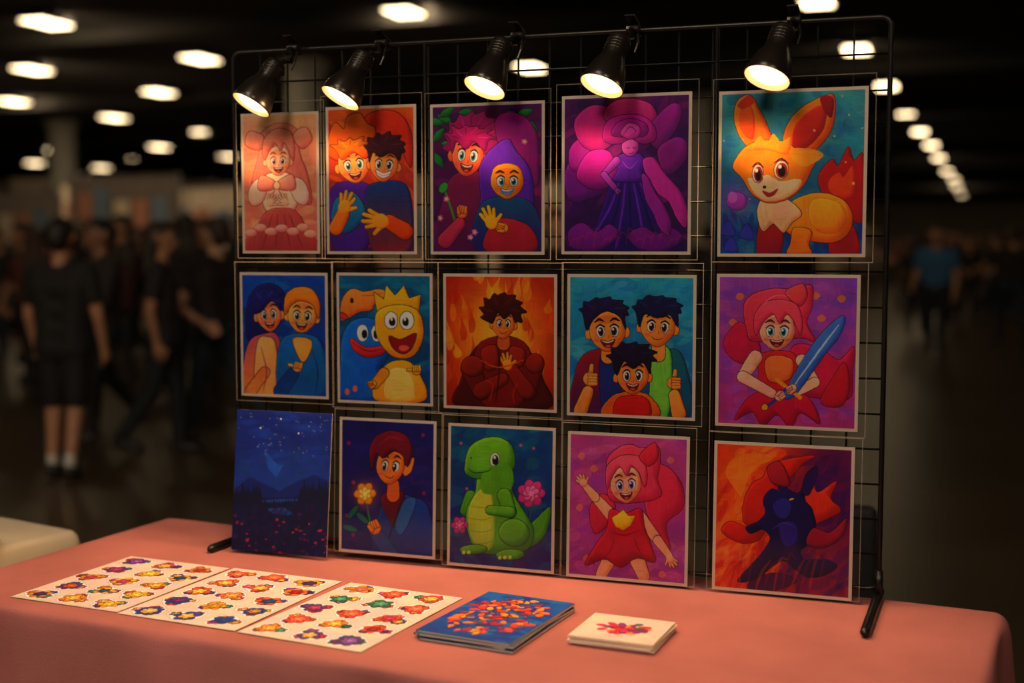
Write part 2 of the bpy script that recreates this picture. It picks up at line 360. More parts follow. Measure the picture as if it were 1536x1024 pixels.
def art14():
    A=Art(842,1037,144,138,382,382,seed=14,bg=(95,15,105),bg2=(62,15,85)); L=(55,5,75)
    A.st(120,[(130,20,115),(80,15,110),(150,28,120),(60,15,92)],ln=24,w=8,al=.45,ang=-30)
    def petal(pts,c,s): A.p(pts,c,ol=(70,6,70),sh=s,so=(5,6))
    petal([(850,300),(844,255),(870,228),(900,240),(915,280),(880,300)],(135,32,140),(80,12,105))
    petal([(855,255),(850,225),(868,205),(892,215),(900,240),(880,255)],(165,36,140),(100,16,110))
    petal([(870,215),(858,180),(884,155),(918,162),(928,200),(900,225)],(195,45,135),(135,18,110))
    petal([(905,172),(918,150),(950,144),(982,156),(985,185),(930,190)],(210,60,130),(150,22,112))
    petal([(862,265),(880,228),(912,225),(926,248),(922,275),(890,285)],(180,34,145),(115,15,115))
    petal([(975,195),(990,170),(1012,152),(1026,160),(1018,192),(990,222)],(165,38,145),(105,14,108))
    petal([(990,225),(1015,205),(1034,212),(1032,240),(1005,262)],(150,34,135),(98,14,102))
    # skirt and trailing petals
    A.p([(922,268),(968,266),(985,300),(1005,335),(1032,378),(1000,382),(868,382),(892,345),(908,300)],(72,24,135),c2=(44,14,100),ol=L,sh=(42,12,92),so=(7,4))
    for a in [[(930,272),(915,315),(882,370)],[(940,272),(935,320),(925,378)],[(952,272),(962,320),(972,376)],[(962,272),(985,320),(1012,372)]]: A.l(a,(135,55,185),3.6,al=.75); 
    for a in [[(935,274),(926,320),(905,376)],[(946,274),(948,320),(950,378)],[(957,274),(975,325),(992,376)]]: A.l(a,(34,8,78),3,al=.8)
    A.p([(850,350),(872,338),(895,352),(915,340),(930,356),(905,378),(872,382),(852,374)],(130,24,130),ol=L,sh=(80,12,100))
    A.p([(945,358),(968,344),(990,356),(1012,346),(1030,362),(1005,380),(965,380)],(120,22,125),ol=L,sh=(76,12,100))
    # torso, shoulders, arms
    A.p([(925,236),(942,228),(962,230),(972,242),(966,258),(968,272),(922,272),(928,255)],(110,40,160),ol=L,sh=(66,18,118),so=(4,3))
    A.l([(934,240),(946,252),(960,240)],(170,80,190),1.6); A.l([(946,252),(945,270)],(60,14,100),1.4)
    A.cap((926,240),(906,262),6,5,(175,75,175),ol=L,sh=(120,30,140)); A.cap((906,262),(924,284),5,4,(175,75,175),ol=L,sh=(120,30,140)); A.hand(928,288,4.5,60,(180,80,175),L,'fist')
    A.p([(968,238),(984,236),(996,252),(1008,268),(1024,286),(1036,316),(1034,345),(1020,328),(1008,304),(992,292),(980,272),(970,256)],(200,55,150),ol=(70,6,70),sh=(135,24,122),so=(5,4))
    A.p([(966,262),(978,270),(988,292),(1002,312),(1012,338),(1008,358),(994,345),(984,322),(972,300)],(160,40,145),ol=(70,6,70),sh=(100,16,112),so=(4,4))
    # face hidden under a rose headdress
    A.e(947,218,13,15,(205,95,165),ol=L,sh=(150,45,140)); A.l([(941,219),(944,221),(947,219)],L,1.2); A.l([(951,219),(954,221),(957,218)],L,1.2); A.l([(945,228),(949,229),(953,227)],L,1.1)
    petal([(905,208),(908,182),(930,170),(962,170),(984,186),(986,208),(966,214),(948,206),(928,214)],(205,48,145),(130,20,118))
    petal([(918,200),(926,182),(948,175),(972,184),(972,200),(948,204)],(180,38,140),(115,16,115))
    A.p([(932,198),(944,182),(962,188),(960,202),(944,206)],(225,85,165),ol=(80,8,75),sh=(150,26,122)); A.l([(936,200),(946,188),(956,194),(948,201)],(95,10,85),1.4)
    for i in range(14): A.l([(850+i*13,376-4*(i%3)),(856+i*13,364-6*(i%4)),(868+i*13,362)],(190,45,110),2.4,al=.4)
    A.g(940,143,40,(240,120,110),.3,ry=14)
    return A
def art15():
    A=Art(1077,1300,138,128,384,386,seed=15,bg=(75,155,152),bg2=(20,80,135)); L=(95,18,20)
    A.st(140,[(45,150,160),(120,165,150),(30,110,150),(90,140,150),(25,90,140)],ln=18,w=8,al=.3)
    A.g(1100,300,30,(190,90,160),.6);A.g(1285,210,30,(60,170,170),.5)
    A.st(40,[(25,60,120),(60,50,130),(20,90,130)],box=(1077,330,1300,386),ln=20,w=6,al=.5,ang=70)
    A.e(1103,303,16,14,(175,80,165),ol=(90,50,130),sh=(130,55,150)); A.e(1096,297,8,9,(205,110,180)); A.l([(1103,316),(1110,350),(1118,378)],(30,110,120),4)
    for x,y in [(1090,345),(1120,350),(1095,370)]: A.p([(x-12,y+8),(x,y-12),(x+10,y+10)],(70,70,160),ol=(30,40,110))
    A.p([(1238,290),(1232,262),(1252,238),(1262,248),(1276,218),(1285,240),(1300,232),(1302,330),(1280,332),(1262,318)],(190,32,35),ol=L,sh=(130,18,40),so=(4,4))
    A.p([(1248,285),(1250,268),(1264,258),(1270,266),(1284,248),(1286,290),(1266,300)],(235,85,35),sh=(200,45,35))
    A.p([(1258,345),(1284,338),(1296,386),(1252,386)],(175,30,45),ol=L,sh=(125,20,50))
    A.p([(1185,310),(1205,296),(1235,290),(1268,300),(1284,322),(1280,352),(1255,368),(1205,362),(1180,345)],(244,146,34),ol=L,sh=(210,80,20),so=(6,7))
    A.p([(1225,300),(1262,305),(1276,330),(1262,352),(1232,350),(1218,325)],(248,160,42),ol=(190,80,22),ow=.4,sh=(220,98,26),so=(5,6))
    A.p([(1195,345),(1222,350),(1218,372),(1222,386),(1186,386),(1190,368)],(238,130,32),ol=L,sh=(200,78,22))
    A.p([(1144,330),(1176,338),(1172,386),(1138,386)],(185,40,45),c2=(140,25,55),ol=L,sh=(120,20,50))
    A.p([(1146,298),(1182,300),(1206,322),(1192,336),(1178,352),(1162,338),(1146,350),(1136,322)],(245,185,135),ol=L,sh=(220,130,90))
    A.p([(1132,224),(1108,205),(1097,175),(1102,148),(1122,139),(1140,165),(1152,190),(1160,218)],(242,136,38),ol=L,sh=(210,76,26),so=(5,3))
    A.p([(1104,182),(1108,156),(1122,152),(1130,178),(1128,206),(1114,200)],(236,105,42),sh=(205,62,34))
    A.p([(1178,224),(1178,192),(1200,160),(1240,138),(1254,142),(1252,185),(1234,215),(1205,237)],(242,128,35),ol=L,sh=(210,68,28),so=(5,3))
    A.p([(1190,217),(1194,184),(1222,158),(1240,156),(1240,185),(1222,212),(1202,224)],(205,56,42),sh=(150,26,45),so=(4,5)); A.p([(1232,140),(1252,142),(1250,172),(1238,162)],(165,26,42),sh=(115,18,40)); A.p([(1102,154),(1120,139),(1128,150),(1112,160)],(210,70,34))
    A.p([(1104,232),(1120,216),(1150,208),(1182,212),(1208,230),(1232,226),(1222,250),(1207,280),(1182,300),(1152,305),(1128,292),(1112,268),(1096,250)],(243,138,40),ol=L,sh=(215,84,28),so=(6,6))
    A.p([(1120,268),(1136,268),(1152,262),(1172,272),(1196,268),(1206,272),(1198,286),(1178,299),(1152,303),(1132,292)],(248,195,145),sh=(228,150,105),so=(2,3))
    A.p([(1186,222),(1222,222),(1238,232),(1214,248),(1196,244)],(246,155,48)); 
    A.p([(1128,222),(1138,202),(1150,212),(1160,198),(1172,210),(1188,204),(1182,230),(1155,224)],(248,156,50),ol=None,sh=(228,112,36))
    for x,y,rx in [(1136,260,8.5),(1173,254,11)]:
        A.e(x,y,rx,14,(240,222,195),ol=L,ow=.9); A.e(x+1,y+1,rx*.84,12,(165,55,38)); A.e(x+1,y+2,rx*.52,9,(40,12,22)); A.e(x-2,y-5,2.8,3.2,(255,250,240)); A.l([(x-rx-1,y-10),(x,y-17),(x+rx+1,y-9)],L,2.6)
    A.e(1147,281,3,2.2,(70,20,25)); A.p([(1144,287),(1156,290),(1168,284),(1162,293),(1152,296)],(175,45,45),ol=L,ow=.4)
    A.st(14,[(250,220,150),(240,150,160)],ln=1.8,w=1.8,al=.8)
    return A
def art21():
    A=Art(361,490,408,408,592,599,seed=21,bg=(25,90,165),bg2=(25,60,130)); L=(35,16,50)
    A.st(60,[(30,110,180),(20,70,145),(50,130,185)],ln=16,w=6,al=.4)
    A.p([(366,500),(370,450),(384,428),(405,421),(425,432),(430,460),(415,490),(385,515)],(40,45,110),ol=L,sh=(25,25,80))
    A.p([(368,520),(395,500),(420,510),(430,597),(364,597)],(200,95,110),c2=(240,145,60),ol=L,sh=(150,60,95))
    A.p([(384,515),(400,505),(414,520),(416,597),(380,597)],(250,170,100),ol=L,sh=(225,120,75))
    A.p([(420,515),(455,500),(487,520),(490,599),(420,599)],(30,110,160),ol=L,sh=(20,65,120),so=(4,4))
    A.p([(440,510),(458,506),(470,516),(455,545)],(245,165,80),ol=L)
    A.face(403,470,20,27,(240,150,95),L,mouth='open',tilt=-6)
    A.spiky(400,450,23,18,6,.2,(45,45,115),175,370,seed=5,base=[(422,464),(408,448),(392,464),(380,468)],ol=L,sh=(28,25,85))
    A.face(455,472,23,27,(248,170,90),L,mouth='open',tilt=5)
    A.p([(428,470),(430,440),(448,427),(470,430),(482,450),(480,476),(472,455),(452,448),(438,455)],(240,140,45),ol=L,sh=(200,85,30))
    A.cap((372,590),(395,560),9,8,(235,140,80),ol=L); A.cap((420,590),(440,562),11,9,(30,80,135),ol=L); A.hand(447,552,8,-80,(248,170,95),L,'thumb')
    A.l([(390,520),(398,560),(392,590)],(170,70,90),2); A.l([(470,525),(478,560),(474,595)],(18,60,115),2)
    return A
def art22():
    A=Art(503,648,409,409,602,607,seed=22,bg=(15,105,135),bg2=(15,75,120)); L=(30,16,50)
    A.st(70,[(30,135,155),(15,85,130),(40,140,160)],ln=18,w=7,al=.4)
    A.p([(506,478),(508,448),(524,430),(545,434),(570,430),(585,440),(562,452),(556,462),(536,466),(520,474)],(242,140,60),ol=L,sh=(210,90,50)); A.e(524,448,3,4,(60,20,40)); A.e(510,472,7,4,(215,80,70),ol=L,rot=30); A.l([(540,440),(555,440),(575,436)],(200,80,45),1.6)
    A.p([(505,602),(505,545),(508,505),(524,480),(556,476),(578,500),(580,535),(568,560),(574,602)],(30,115,190),ol=L,sh=(15,70,140),so=(5,6))
    A.e(541,498,9,13,(245,240,220),ol=L);A.e(564,498,9,13,(245,240,220),ol=L);A.e(544,500,4.5,7,(20,20,50));A.e(563,500,4.5,7,(20,20,50))
    A.p([(522,506),(545,520),(576,518),(574,530),(548,536),(526,524)],(225,65,60),ol=L,sh=(165,35,55)); A.l([(524,512),(548,526),(574,523)],L,1.2)
    A.p([(566,470),(560,435),(576,446),(580,424),(594,440),(608,424),(616,444),(634,438),(630,470)],(246,175,42),sharp=True,ol=L,sh=(225,125,32))
    A.p([(572,555),(600,540),(626,552),(640,602),(560,602)],(246,170,45),ol=L,sh=(220,118,32))
    A.p([(562,490),(566,464),(598,454),(628,462),(638,488),(634,515),(618,535),(590,534),(570,514)],(248,176,45),ol=L,sh=(220,118,32),so=(5,6))
    A.e(587,478,10,13,(250,245,225),ol=L,ow=.8);A.e(612,478,11,14,(250,245,225),ol=L,ow=.8);A.e(589,480,5,7,(30,20,40));A.e(610,480,5,7,(30,20,40));A.e(588,476,2,3,(255,255,255));A.e(609,476,2,3,(255,255,255))
    A.p([(584,503),(602,508),(626,498),(620,520),(606,530),(590,521)],(150,30,40),ol=L); A.e(607,521,8,5,(235,100,80))
    A.p([(582,560),(600,552),(618,562),(624,600),(578,600)],(250,205,110),sh=(235,165,70)); A.hand(627,555,8,-95,(248,175,45),L,'thumb'); A.cap((575,560),(560,578),8,7,(242,150,45),ol=L); A.hand(556,578,7,170,(246,160,45),L,'fist')
    for x,y in [(515,590),(528,585)]: A.e(x,y,4,5,(235,120,90))
    return A
def art23():
    A=Art(665,835,410,411,610,619,seed=23,bg=(160,32,20),bg2=(140,28,20)); L=(60,8,12)
    for r,c in [(95,(230,85,20)),(70,(250,140,30)),(52,(255,190,65))]: A.g(750,500,r,c,.85,ry=r*1.15)
    rr=random.Random(8)
    for i in range(60):
        a=rr.uniform(0,6.28); d=rr.uniform(38,100); x=750+d*math.cos(a); y=505+d*1.1*math.sin(a); h=rr.uniform(12,30); w_=rr.uniform(4,8); b_=rr.uniform(-8,8)
        A.p([(x-w_*.6,y+h*.6),(x-w_,y+h*.1),(x-w_*.3+b_*.4,y-h*.5),(x+b_,y-h),(x+w_*.5+b_*.2,y-h*.3),(x+w_,y+h*.2),(x+w_*.4,y+h*.6)],[(252,160,40),(235,95,22),(255,195,70),(185,40,20)][i%4],al=.5)
    A.p([(684,612),(690,570),(706,530),(730,510),(772,508),(800,530),(818,570),(826,617)],(95,16,20),ol=L,sh=(60,8,15),so=(5,5))
    A.p([(716,519),(740,505),(772,505),(796,522),(802,560),(782,612),(728,612),(710,560)],(135,26,24),ol=L,sh=(85,12,18))
    A.p([(722,525),(745,518),(748,548),(730,556)],(165,48,30),ol=L,sh=(110,20,20)); A.p([(768,520),(790,526),(786,550),(770,545)],(165,48,30),ol=L,sh=(110,20,20))
    A.cap((704,552),(722,590),15,13,(125,24,24),ol=L,sh=(75,10,16)); A.cap((722,588),(756,570),13,9,(150,38,28),ol=L,sh=(90,14,18))
    A.cap((804,550),(796,592),15,12,(125,24,24),ol=L,sh=(75,10,16)); A.cap((794,590),(770,555),12,9,(150,38,28),ol=L,sh=(90,14,18))
    A.hand(763,548,9,-100,(245,150,50),L); A.e(708,550,18,16,(155,45,30),ol=L,sh=(95,15,20)); A.e(806,546,14,15,(150,42,30),ol=L,sh=(95,15,20))
    A.l([(752,515),(750,560),(744,610)],(60,8,12),2); A.l([(720,540),(750,552),(790,540)],(230,90,35),2); A.l([(728,570),(740,580),(735,605)],(210,70,30),2,al=.7); A.l([(780,575),(772,592),(774,610)],(210,70,30),2,al=.6)
    A.cap((757,505),(757,515),9,10,(215,105,45),ol=L)
    A.face(757,484,18,24,(240,140,60),L,mouth='smile',tilt=3,es=.9)
    A.spiky(755,464,29,25,9,.28,(85,16,24),140,400,seed=12,base=[(776,482),(768,468),(758,476),(748,466),(740,482)],ol=(40,6,12),sh=(50,8,18))
    return A
def art24():
    A=Art(850,1045,411,411,622,631,seed=24,bg=(60,160,175),bg2=(25,95,150)); L=(32,12,28)
    A.st(80,[(80,175,180),(30,130,170),(110,180,175),(25,105,160)],ln=18,w=8,al=.4)
    A.p([(856,628),(862,550),(888,525),(930,530),(945,590),(940,628)],(160,38,55),c2=(80,30,90),ol=L,sh=(100,20,70))
    A.p([(900,535),(930,535),(930,625),(905,625)],(45,60,120),ol=L)
    A.p([(965,545),(1000,525),(1030,535),(1042,628),(960,628)],(30,120,120),c2=(25,80,120),ol=L,sh=(20,80,100))
    A.p([(985,530),(1012,530),(1008,628),(980,628)],(130,195,75),ol=L,sh=(80,150,70))
    sk=(242,150,72)
    A.cap((912,520),(912,535),10,11,sk,ol=L);A.cap((992,515),(992,532),10,11,sk,ol=L)
    A.face(911,495,30,33,sk,L,mouth='open',tilt=-3)
    A.spiky(906,464,36,19,7,.22,(45,28,78),165,385,seed=3,base=[(940,492),(930,472),(908,464),(888,477),(878,494)],ol=(20,8,35),sh=(28,14,55))
    A.face(991,488,28,32,sk,L,mouth='smile',tilt=4)
    A.spiky(990,460,35,19,7,.2,(28,34,80),165,385,seed=7,base=[(1022,487),(1008,468),(990,474),(970,468),(962,488)],ol=(12,10,35),sh=(18,14,50))
    A.p([(905,628),(918,598),(950,590),(980,598),(992,630)],(225,110,40),ol=L,sh=(190,70,30)); A.p([(925,630),(930,600),(972,600),(978,630)],(205,38,35),ol=L,sh=(150,20,35))
    A.face(952,565,26,30,(236,138,62),L,mouth='open')
    A.spiky(950,535,33,20,7,.26,(38,22,55),160,385,seed=10,base=[(980,562),(968,544),(952,554),(938,542),(926,564)],ol=(15,8,30),sh=(22,12,42))
    A.cap((868,620),(880,590),11,9,sk,ol=L,sh=(200,100,45)); A.hand(884,570,12,0,sk,L,'thumb'); A.cap((1025,625),(1018,596),11,9,sk,ol=L,sh=(200,100,45)); A.hand(1017,576,11,0,sk,L,'thumb')
    return A
def art25():
    A=Art(1073,1288,409,413,636,648,seed=25,bg=(155,85,165),bg2=(180,68,130)); L=(100,16,50)
    A.st(120,[(178,95,170),(130,75,170),(195,95,150),(120,80,175)],ln=18,w=8,al=.4)
    for x,y in [(1106,440),(1225,440),(1265,445),(1235,475),(1095,480),(1255,600),(1250,560)]: A.p([(x-7,y),(x,y-6),(x+7,y),(x,y+6)],(240,130,80),al=.8)
    A.p([(1085,500),(1110,480),(1140,520),(1130,545),(1100,540),(1082,520)],(200,40,85),ol=L,sh=(150,22,70)); A.p([(1190,520),(1230,520),(1262,540),(1285,520),(1284,560),(1280,600),(1235,600),(1190,585)],(208,44,85),ol=L,sh=(148,22,70),so=(6,7))
    A.p([(1236,606),(1256,565),(1272,545),(1280,580),(1268,612)],(195,38,60),ol=L,sh=(150,20,60))
    A.p([(1118,492),(1112,455),(1128,436),(1160,428),(1190,430),(1218,424),(1220,455),(1212,482),(1225,510),(1200,505),(1130,510)],(230,76,96),ol=L,sh=(178,34,76),so=(5,6))
    A.p([(1178,434),(1204,422),(1212,440),(1200,455)],(240,90,92),ol=L,sh=(190,40,78))
    A.p([(1140,530),(1190,528),(1200,560),(1188,600),(1145,600),(1138,560)],(205,48,50),ol=L,sh=(155,25,50))
    A.p([(1148,540),(1168,532),(1192,542),(1185,570),(1155,572)],(238,125,65),ol=L,sh=(215,85,50))
    A.p([(1100,632),(1120,600),(1145,588),(1195,588),(1222,605),(1235,640),(1205,622),(1190,645),(1168,625),(1145,642),(1128,620)],(190,28,66),ol=L,sh=(136,15,58),so=(4,5))
    A.cap((1132,535),(1112,565),11,9,(248,180,145),ol=L,sh=(220,132,110)); A.cap((1112,565),(1160,592),9,7,(248,180,145),ol=L,sh=(220,132,110))
    A.cap((1205,540),(1226,575),9,8,(248,180,145),ol=L,sh=(220,132,110)); A.cap((1226,575),(1196,590),8,7,(248,180,145),ol=L)
    A.p([(1180,590),(1226,510),(1268,471),(1264,500),(1238,535),(1196,594)],(80,120,180),ol=(50,34,90),sh=(55,80,150)); A.l([(1188,588),(1236,520),(1262,485)],(180,210,222),3)
    A.l([(1164,568),(1182,582),(1206,600)],(225,150,50),6,taper=False); A.l([(1182,584),(1165,602),(1150,612)],(60,70,140),5,taper=False); A.e(1148,613,5,5,(225,150,50),ol=L)
    A.hand(1172,596,8,-30,(248,180,145),L,'fist'); A.hand(1190,585,8,160,(248,180,145),L,'fist')
    A.face(1166,495,29,30,(248,176,140),L,eye=(50,140,150),mouth='open',ears=False,tilt=2)
    A.p([(1132,500),(1130,470),(1146,450),(1172,446),(1196,454),(1205,480),(1202,500),(1192,478),(1180,468),(1170,482),(1160,468),(1144,480)],(238,88,104),ol=L,sh=(192,46,84))
    A.l([(1140,455),(1160,440),(1185,440)],(255,140,140),2.4,al=.7)
    return A
def art31():
    A=Art(361,503,611,622,818,836,seed=31,bg=(14,42,112),bg2=(15,38,100)); 
    A.g(430,715,65,(34,95,160),.8,ry=38); A.g(432,732,25,(60,130,180),.45,ry=12)
    A.st(50,[(14,36,100),(26,66,135)],box=(361,611,503,700),ln=22,w=5,al=.3,ang=0,spread=10)
    A.p([(361,712),(378,690),(388,697),(405,672),(420,690),(432,700),(450,684),(462,698),(480,680),(503,706),(503,750),(361,750)],(22,58,122),sharp=True)
    A.p([(405,672),(420,690),(432,700),(425,715),(412,700)],(34,80,145),sharp=True)
    A.p([(361,730),(385,712),(405,722),(430,735),(455,722),(480,712),(503,724),(503,770),(361,770)],(14,38,98),sharp=True); A.p([(361,745),(503,745),(503,836),(361,836)],(12,18,62),sharp=True)
    A.p([(404,748),(460,748),(438,758),(452,770),(424,768),(410,756)],(36,84,145),al=.8)
    for i in range(34):
        x=361+i*4.4; y=744 if (i<10 or i>22) else 752; h=(24 if (i<10 or i>22) else 6)*A.rng.uniform(.5,1.2)
        A.p([(x-5,y+8),(x,y-h),(x+5,y+8)],(8,18,54),sharp=True)
    for i in range(50): A.e(A.rng.uniform(361,503),A.rng.uniform(615,690),.45+.3*A.rng.rand(),.55,(200,198,185),al=.75)
    for x,y in ((398,640),(455,650),(428,628)): A.e(x,y,1.1,1.1,(250,240,200))
    A.st(120,[(12,16,58),(45,18,75),(12,32,75)],box=(361,760,503,836),ln=10,w=3,al=.5,ang=-60)
    for i in range(60):
        A.e(A.rng.uniform(361,503),768+64*A.rng.rand()**.8,A.rng.uniform(1.2,3.4),A.rng.uniform(1.,2.6),[(175,32,65),(105,22,88),(200,58,70),(70,22,98)][i%4],al=.65)
    return A
def art32():
    A=Art(511,656,624,633,820,838,seed=32,bg=(48,38,110),bg2=(38,34,105)); L=(28,6,35)
    A.st(80,[(60,45,125),(38,34,100),(80,48,125),(32,50,110)],ln=16,w=6,al=.45)
    for x,y in [(522,660),(530,720),(520,770),(640,650),(642,740),(530,800)]: A.e(x,y,3,3,(170,45,90),al=.8); 
    for x,y,r in [(530,765,-50),(545,775,40),(525,790,20)]: A.e(x,y,12,4,(30,110,100),rot=r,ol=(15,50,60))
    A.p([(568,832),(572,770),(590,742),(625,745),(650,765),(656,836)],(38,82,145),c2=(30,50,120),ol=L,sh=(22,45,100))
    A.p([(575,745),(592,735),(612,742),(600,790),(585,775)],(110,20,50),ol=L,sh=(75,12,45)); A.cap((594,725),(594,742),9,10,(215,110,50),ol=L)
    A.l([(607,750),(590,800),(580,832)],(20,25,70),2.5); A.p([(612,750),(630,752),(610,800),(598,790)],(60,110,160),ol=L)
    A.p([(610,700),(626,684),(622,705),(612,712)],(240,140,70),ol=L)
    A.face(589,697,23,28,(240,138,62),L,mouth='smile',tilt=6,ears=False,look=(-.5,.2))
    A.p([(560,702),(556,672),(566,652),(590,643),(615,652),(624,675),(616,698),(610,682),(594,674),(578,684),(568,678)],(128,28,50),ol=(55,10,32),sh=(80,15,42))
    A.l([(570,665),(588,652),(608,658)],(170,55,65),2.4,al=.7)
    A.g(549,738,20,(250,150,50),.55); A.l([(550,745),(556,775),(560,800)],(60,130,70),2.6); A.flower(549,738,17,(248,150,50),(255,215,110),6,line=(200,90,30))
    A.cap((590,832),(568,800),12,9,(35,75,135),ol=L); A.hand(565,790,11,-110,(240,140,65),L,'fist')
    return A
def art33():
    A=Art(673,834,633,643,842,861,seed=33,bg=(20,92,130),bg2=(38,34,105)); L=(20,50,28)
    A.st(90,[(25,115,130),(20,80,125),(38,130,135),(25,65,120)],ln=18,w=8,al=.4)
    A.st(40,[(48,34,110),(70,42,115),(25,55,110)],box=(673,790,834,861),ln=14,w=5,al=.5)
    A.p([(812,778),(832,762),(828,795),(812,818),(780,828),(768,810),(790,800)],(92,152,40),ol=L,sh=(52,108,36))
    A.cap((706,742),(698,764),9,8,(90,150,40),ol=L,sh=(52,106,34))
    A.p([(722,700),(770,695),(772,735),(790,765),(806,795),(800,824),(765,832),(722,828),(704,800),(700,765),(714,735)],(108,164,42),ol=L,sh=(56,110,36),so=(7,8))
    A.p([(718,735),(736,732),(745,770),(742,820),(722,824),(706,798),(704,762)],(178,184,66),sh=(138,158,52))
    for y in (756,775,794,812): A.l([(704,y),(724,y+4),(743,y)],(112,138,40),1.)
    A.p([(697,690),(703,668),(722,655),(748,652),(770,665),(776,692),(765,710),(740,716),(712,714),(698,706)],(122,178,46),ol=L,sh=(66,120,38),so=(6,8))
    A.p([(727,704),(768,698),(770,732),(727,738)],(106,160,42)); A.e(744,686,7,10,(240,235,205),ol=L,rot=10,ow=.6); A.e(745,687,5,8,(20,25,30)); A.e(744,683,2,2.5,(255,255,255))
    A.l([(700,697),(712,706),(732,704),(740,698)],L,1.4); A.e(706,683,1.2,1.2,L)
    A.cap((760,742),(770,768),11,9,(112,168,44),ol=L,sh=(62,116,36)); A.cap((770,768),(738,764),8,7,(116,172,46),ol=L,sh=(64,120,38)); 
    A.e(776,800,24,21,(110,166,43),rot=20,ol=L,sh=(58,112,36),so=(4,5)); A.e(712,824,22,7,(104,160,42),ol=L,sh=(58,110,36)); A.e(770,834,22,8,(108,164,44),ol=L,sh=(58,110,36))
    for x in (696,704,754,762,770): A.e(x,828 if x<740 else 838,3,3,(195,200,100))
    A.flower(802,740,21,(215,70,130),(240,120,160),7,line=(130,25,85)); A.flower(689,786,13,(200,60,130),(235,110,150),6,line=(130,25,85))
    A.l([(802,760),(800,785)],(40,110,60),3)
    for x,y in [(690,660),(805,670),(700,730),(785,665)]: A.e(x,y,2.4,2.4,(225,110,100),al=.8)
    return A
def art34():
    A=Art(852,1034,645,658,862,885,seed=34,bg=(188,82,138),bg2=(165,66,138)); L=(105,16,50)
    A.st(100,[(205,96,148),(160,72,150),(220,112,152),(148,68,152)],ln=18,w=8,al=.4)
    for x,y in [(870,680),(1010,690),(880,840),(1015,760),(868,760),(1000,870),(890,700)]: A.p([(x-6,y),(x,y-6),(x+6,y),(x,y+6)],(240,130,100),al=.7)
    A.p([(975,700),(1005,700),(1028,730),(1030,765),(1005,790),(1012,830),(990,800),(972,760)],(218,60,86),ol=L,sh=(160,28,70),so=(6,7)); A.p([(905,740),(885,760),(892,800),(912,790),(925,760)],(214,58,82),ol=L,sh=(170,30,72))
    A.p([(912,715),(912,685),(930,668),(948,664),(965,670),(990,668),(994,690),(990,720),(996,745),(960,755),(918,750)],(228,78,100),ol=L,sh=(178,38,78),so=(5,6))
    A.cap((920,775),(893,745),9,7,(248,165,125),ol=L,sh=(220,122,100)); A.cap((893,745),(878,728),7,5,(248,165,125),ol=L); A.hand(874,722,7,-125,(248,165,125),L)
    A.cap((962,775),(992,815),9,7,(248,165,125),ol=L,sh=(220,122,100)); A.cap((992,815),(1010,840),7,5,(248,165,125),ol=L); A.hand(1012,846,7,55,(248,165,125),L)
    A.cap((922,835),(905,865),12,9,(248,165,125),ol=L,sh=(220,122,100)); A.cap((958,838),(972,872),12,9,(248,165,125),ol=L,sh=(220,122,100))
    A.p([(918,765),(940,772),(965,765),(972,795),(985,830),(988,850),(960,842),(935,856),(910,842),(878,850),(898,815),(912,795)],(204,32,62),ol=L,sh=(146,16,50),so=(5,6))
    A.l([(920,800),(940,806),(965,798)],(150,15,50),2); A.l([(925,812),(918,830),(905,842)],(150,15,50),1.6); A.l([(955,810),(962,828),(972,840)],(150,15,50),1.6)
    A.p([(920,778),(930,772),(938,766),(946,776),(956,776),(950,790),(938,798),(926,792)],(250,190,50),sharp=True,ol=(170,90,20),sh=(225,140,30))
    A.face(941,727,25,29,(248,170,130),L,eye=(110,70,150),mouth='open',ears=False,tilt=-4)
    A.p([(912,732),(910,700),(926,684),(946,680),(968,688),(974,715),(970,730),(962,708),(950,698),(942,712),(932,698),(920,712)],(236,94,110),ol=L,sh=(192,48,88)); A.p([(962,682),(985,662),(990,685),(976,698)],(228,58,78),ol=L,sh=(180,34,68))
    return A
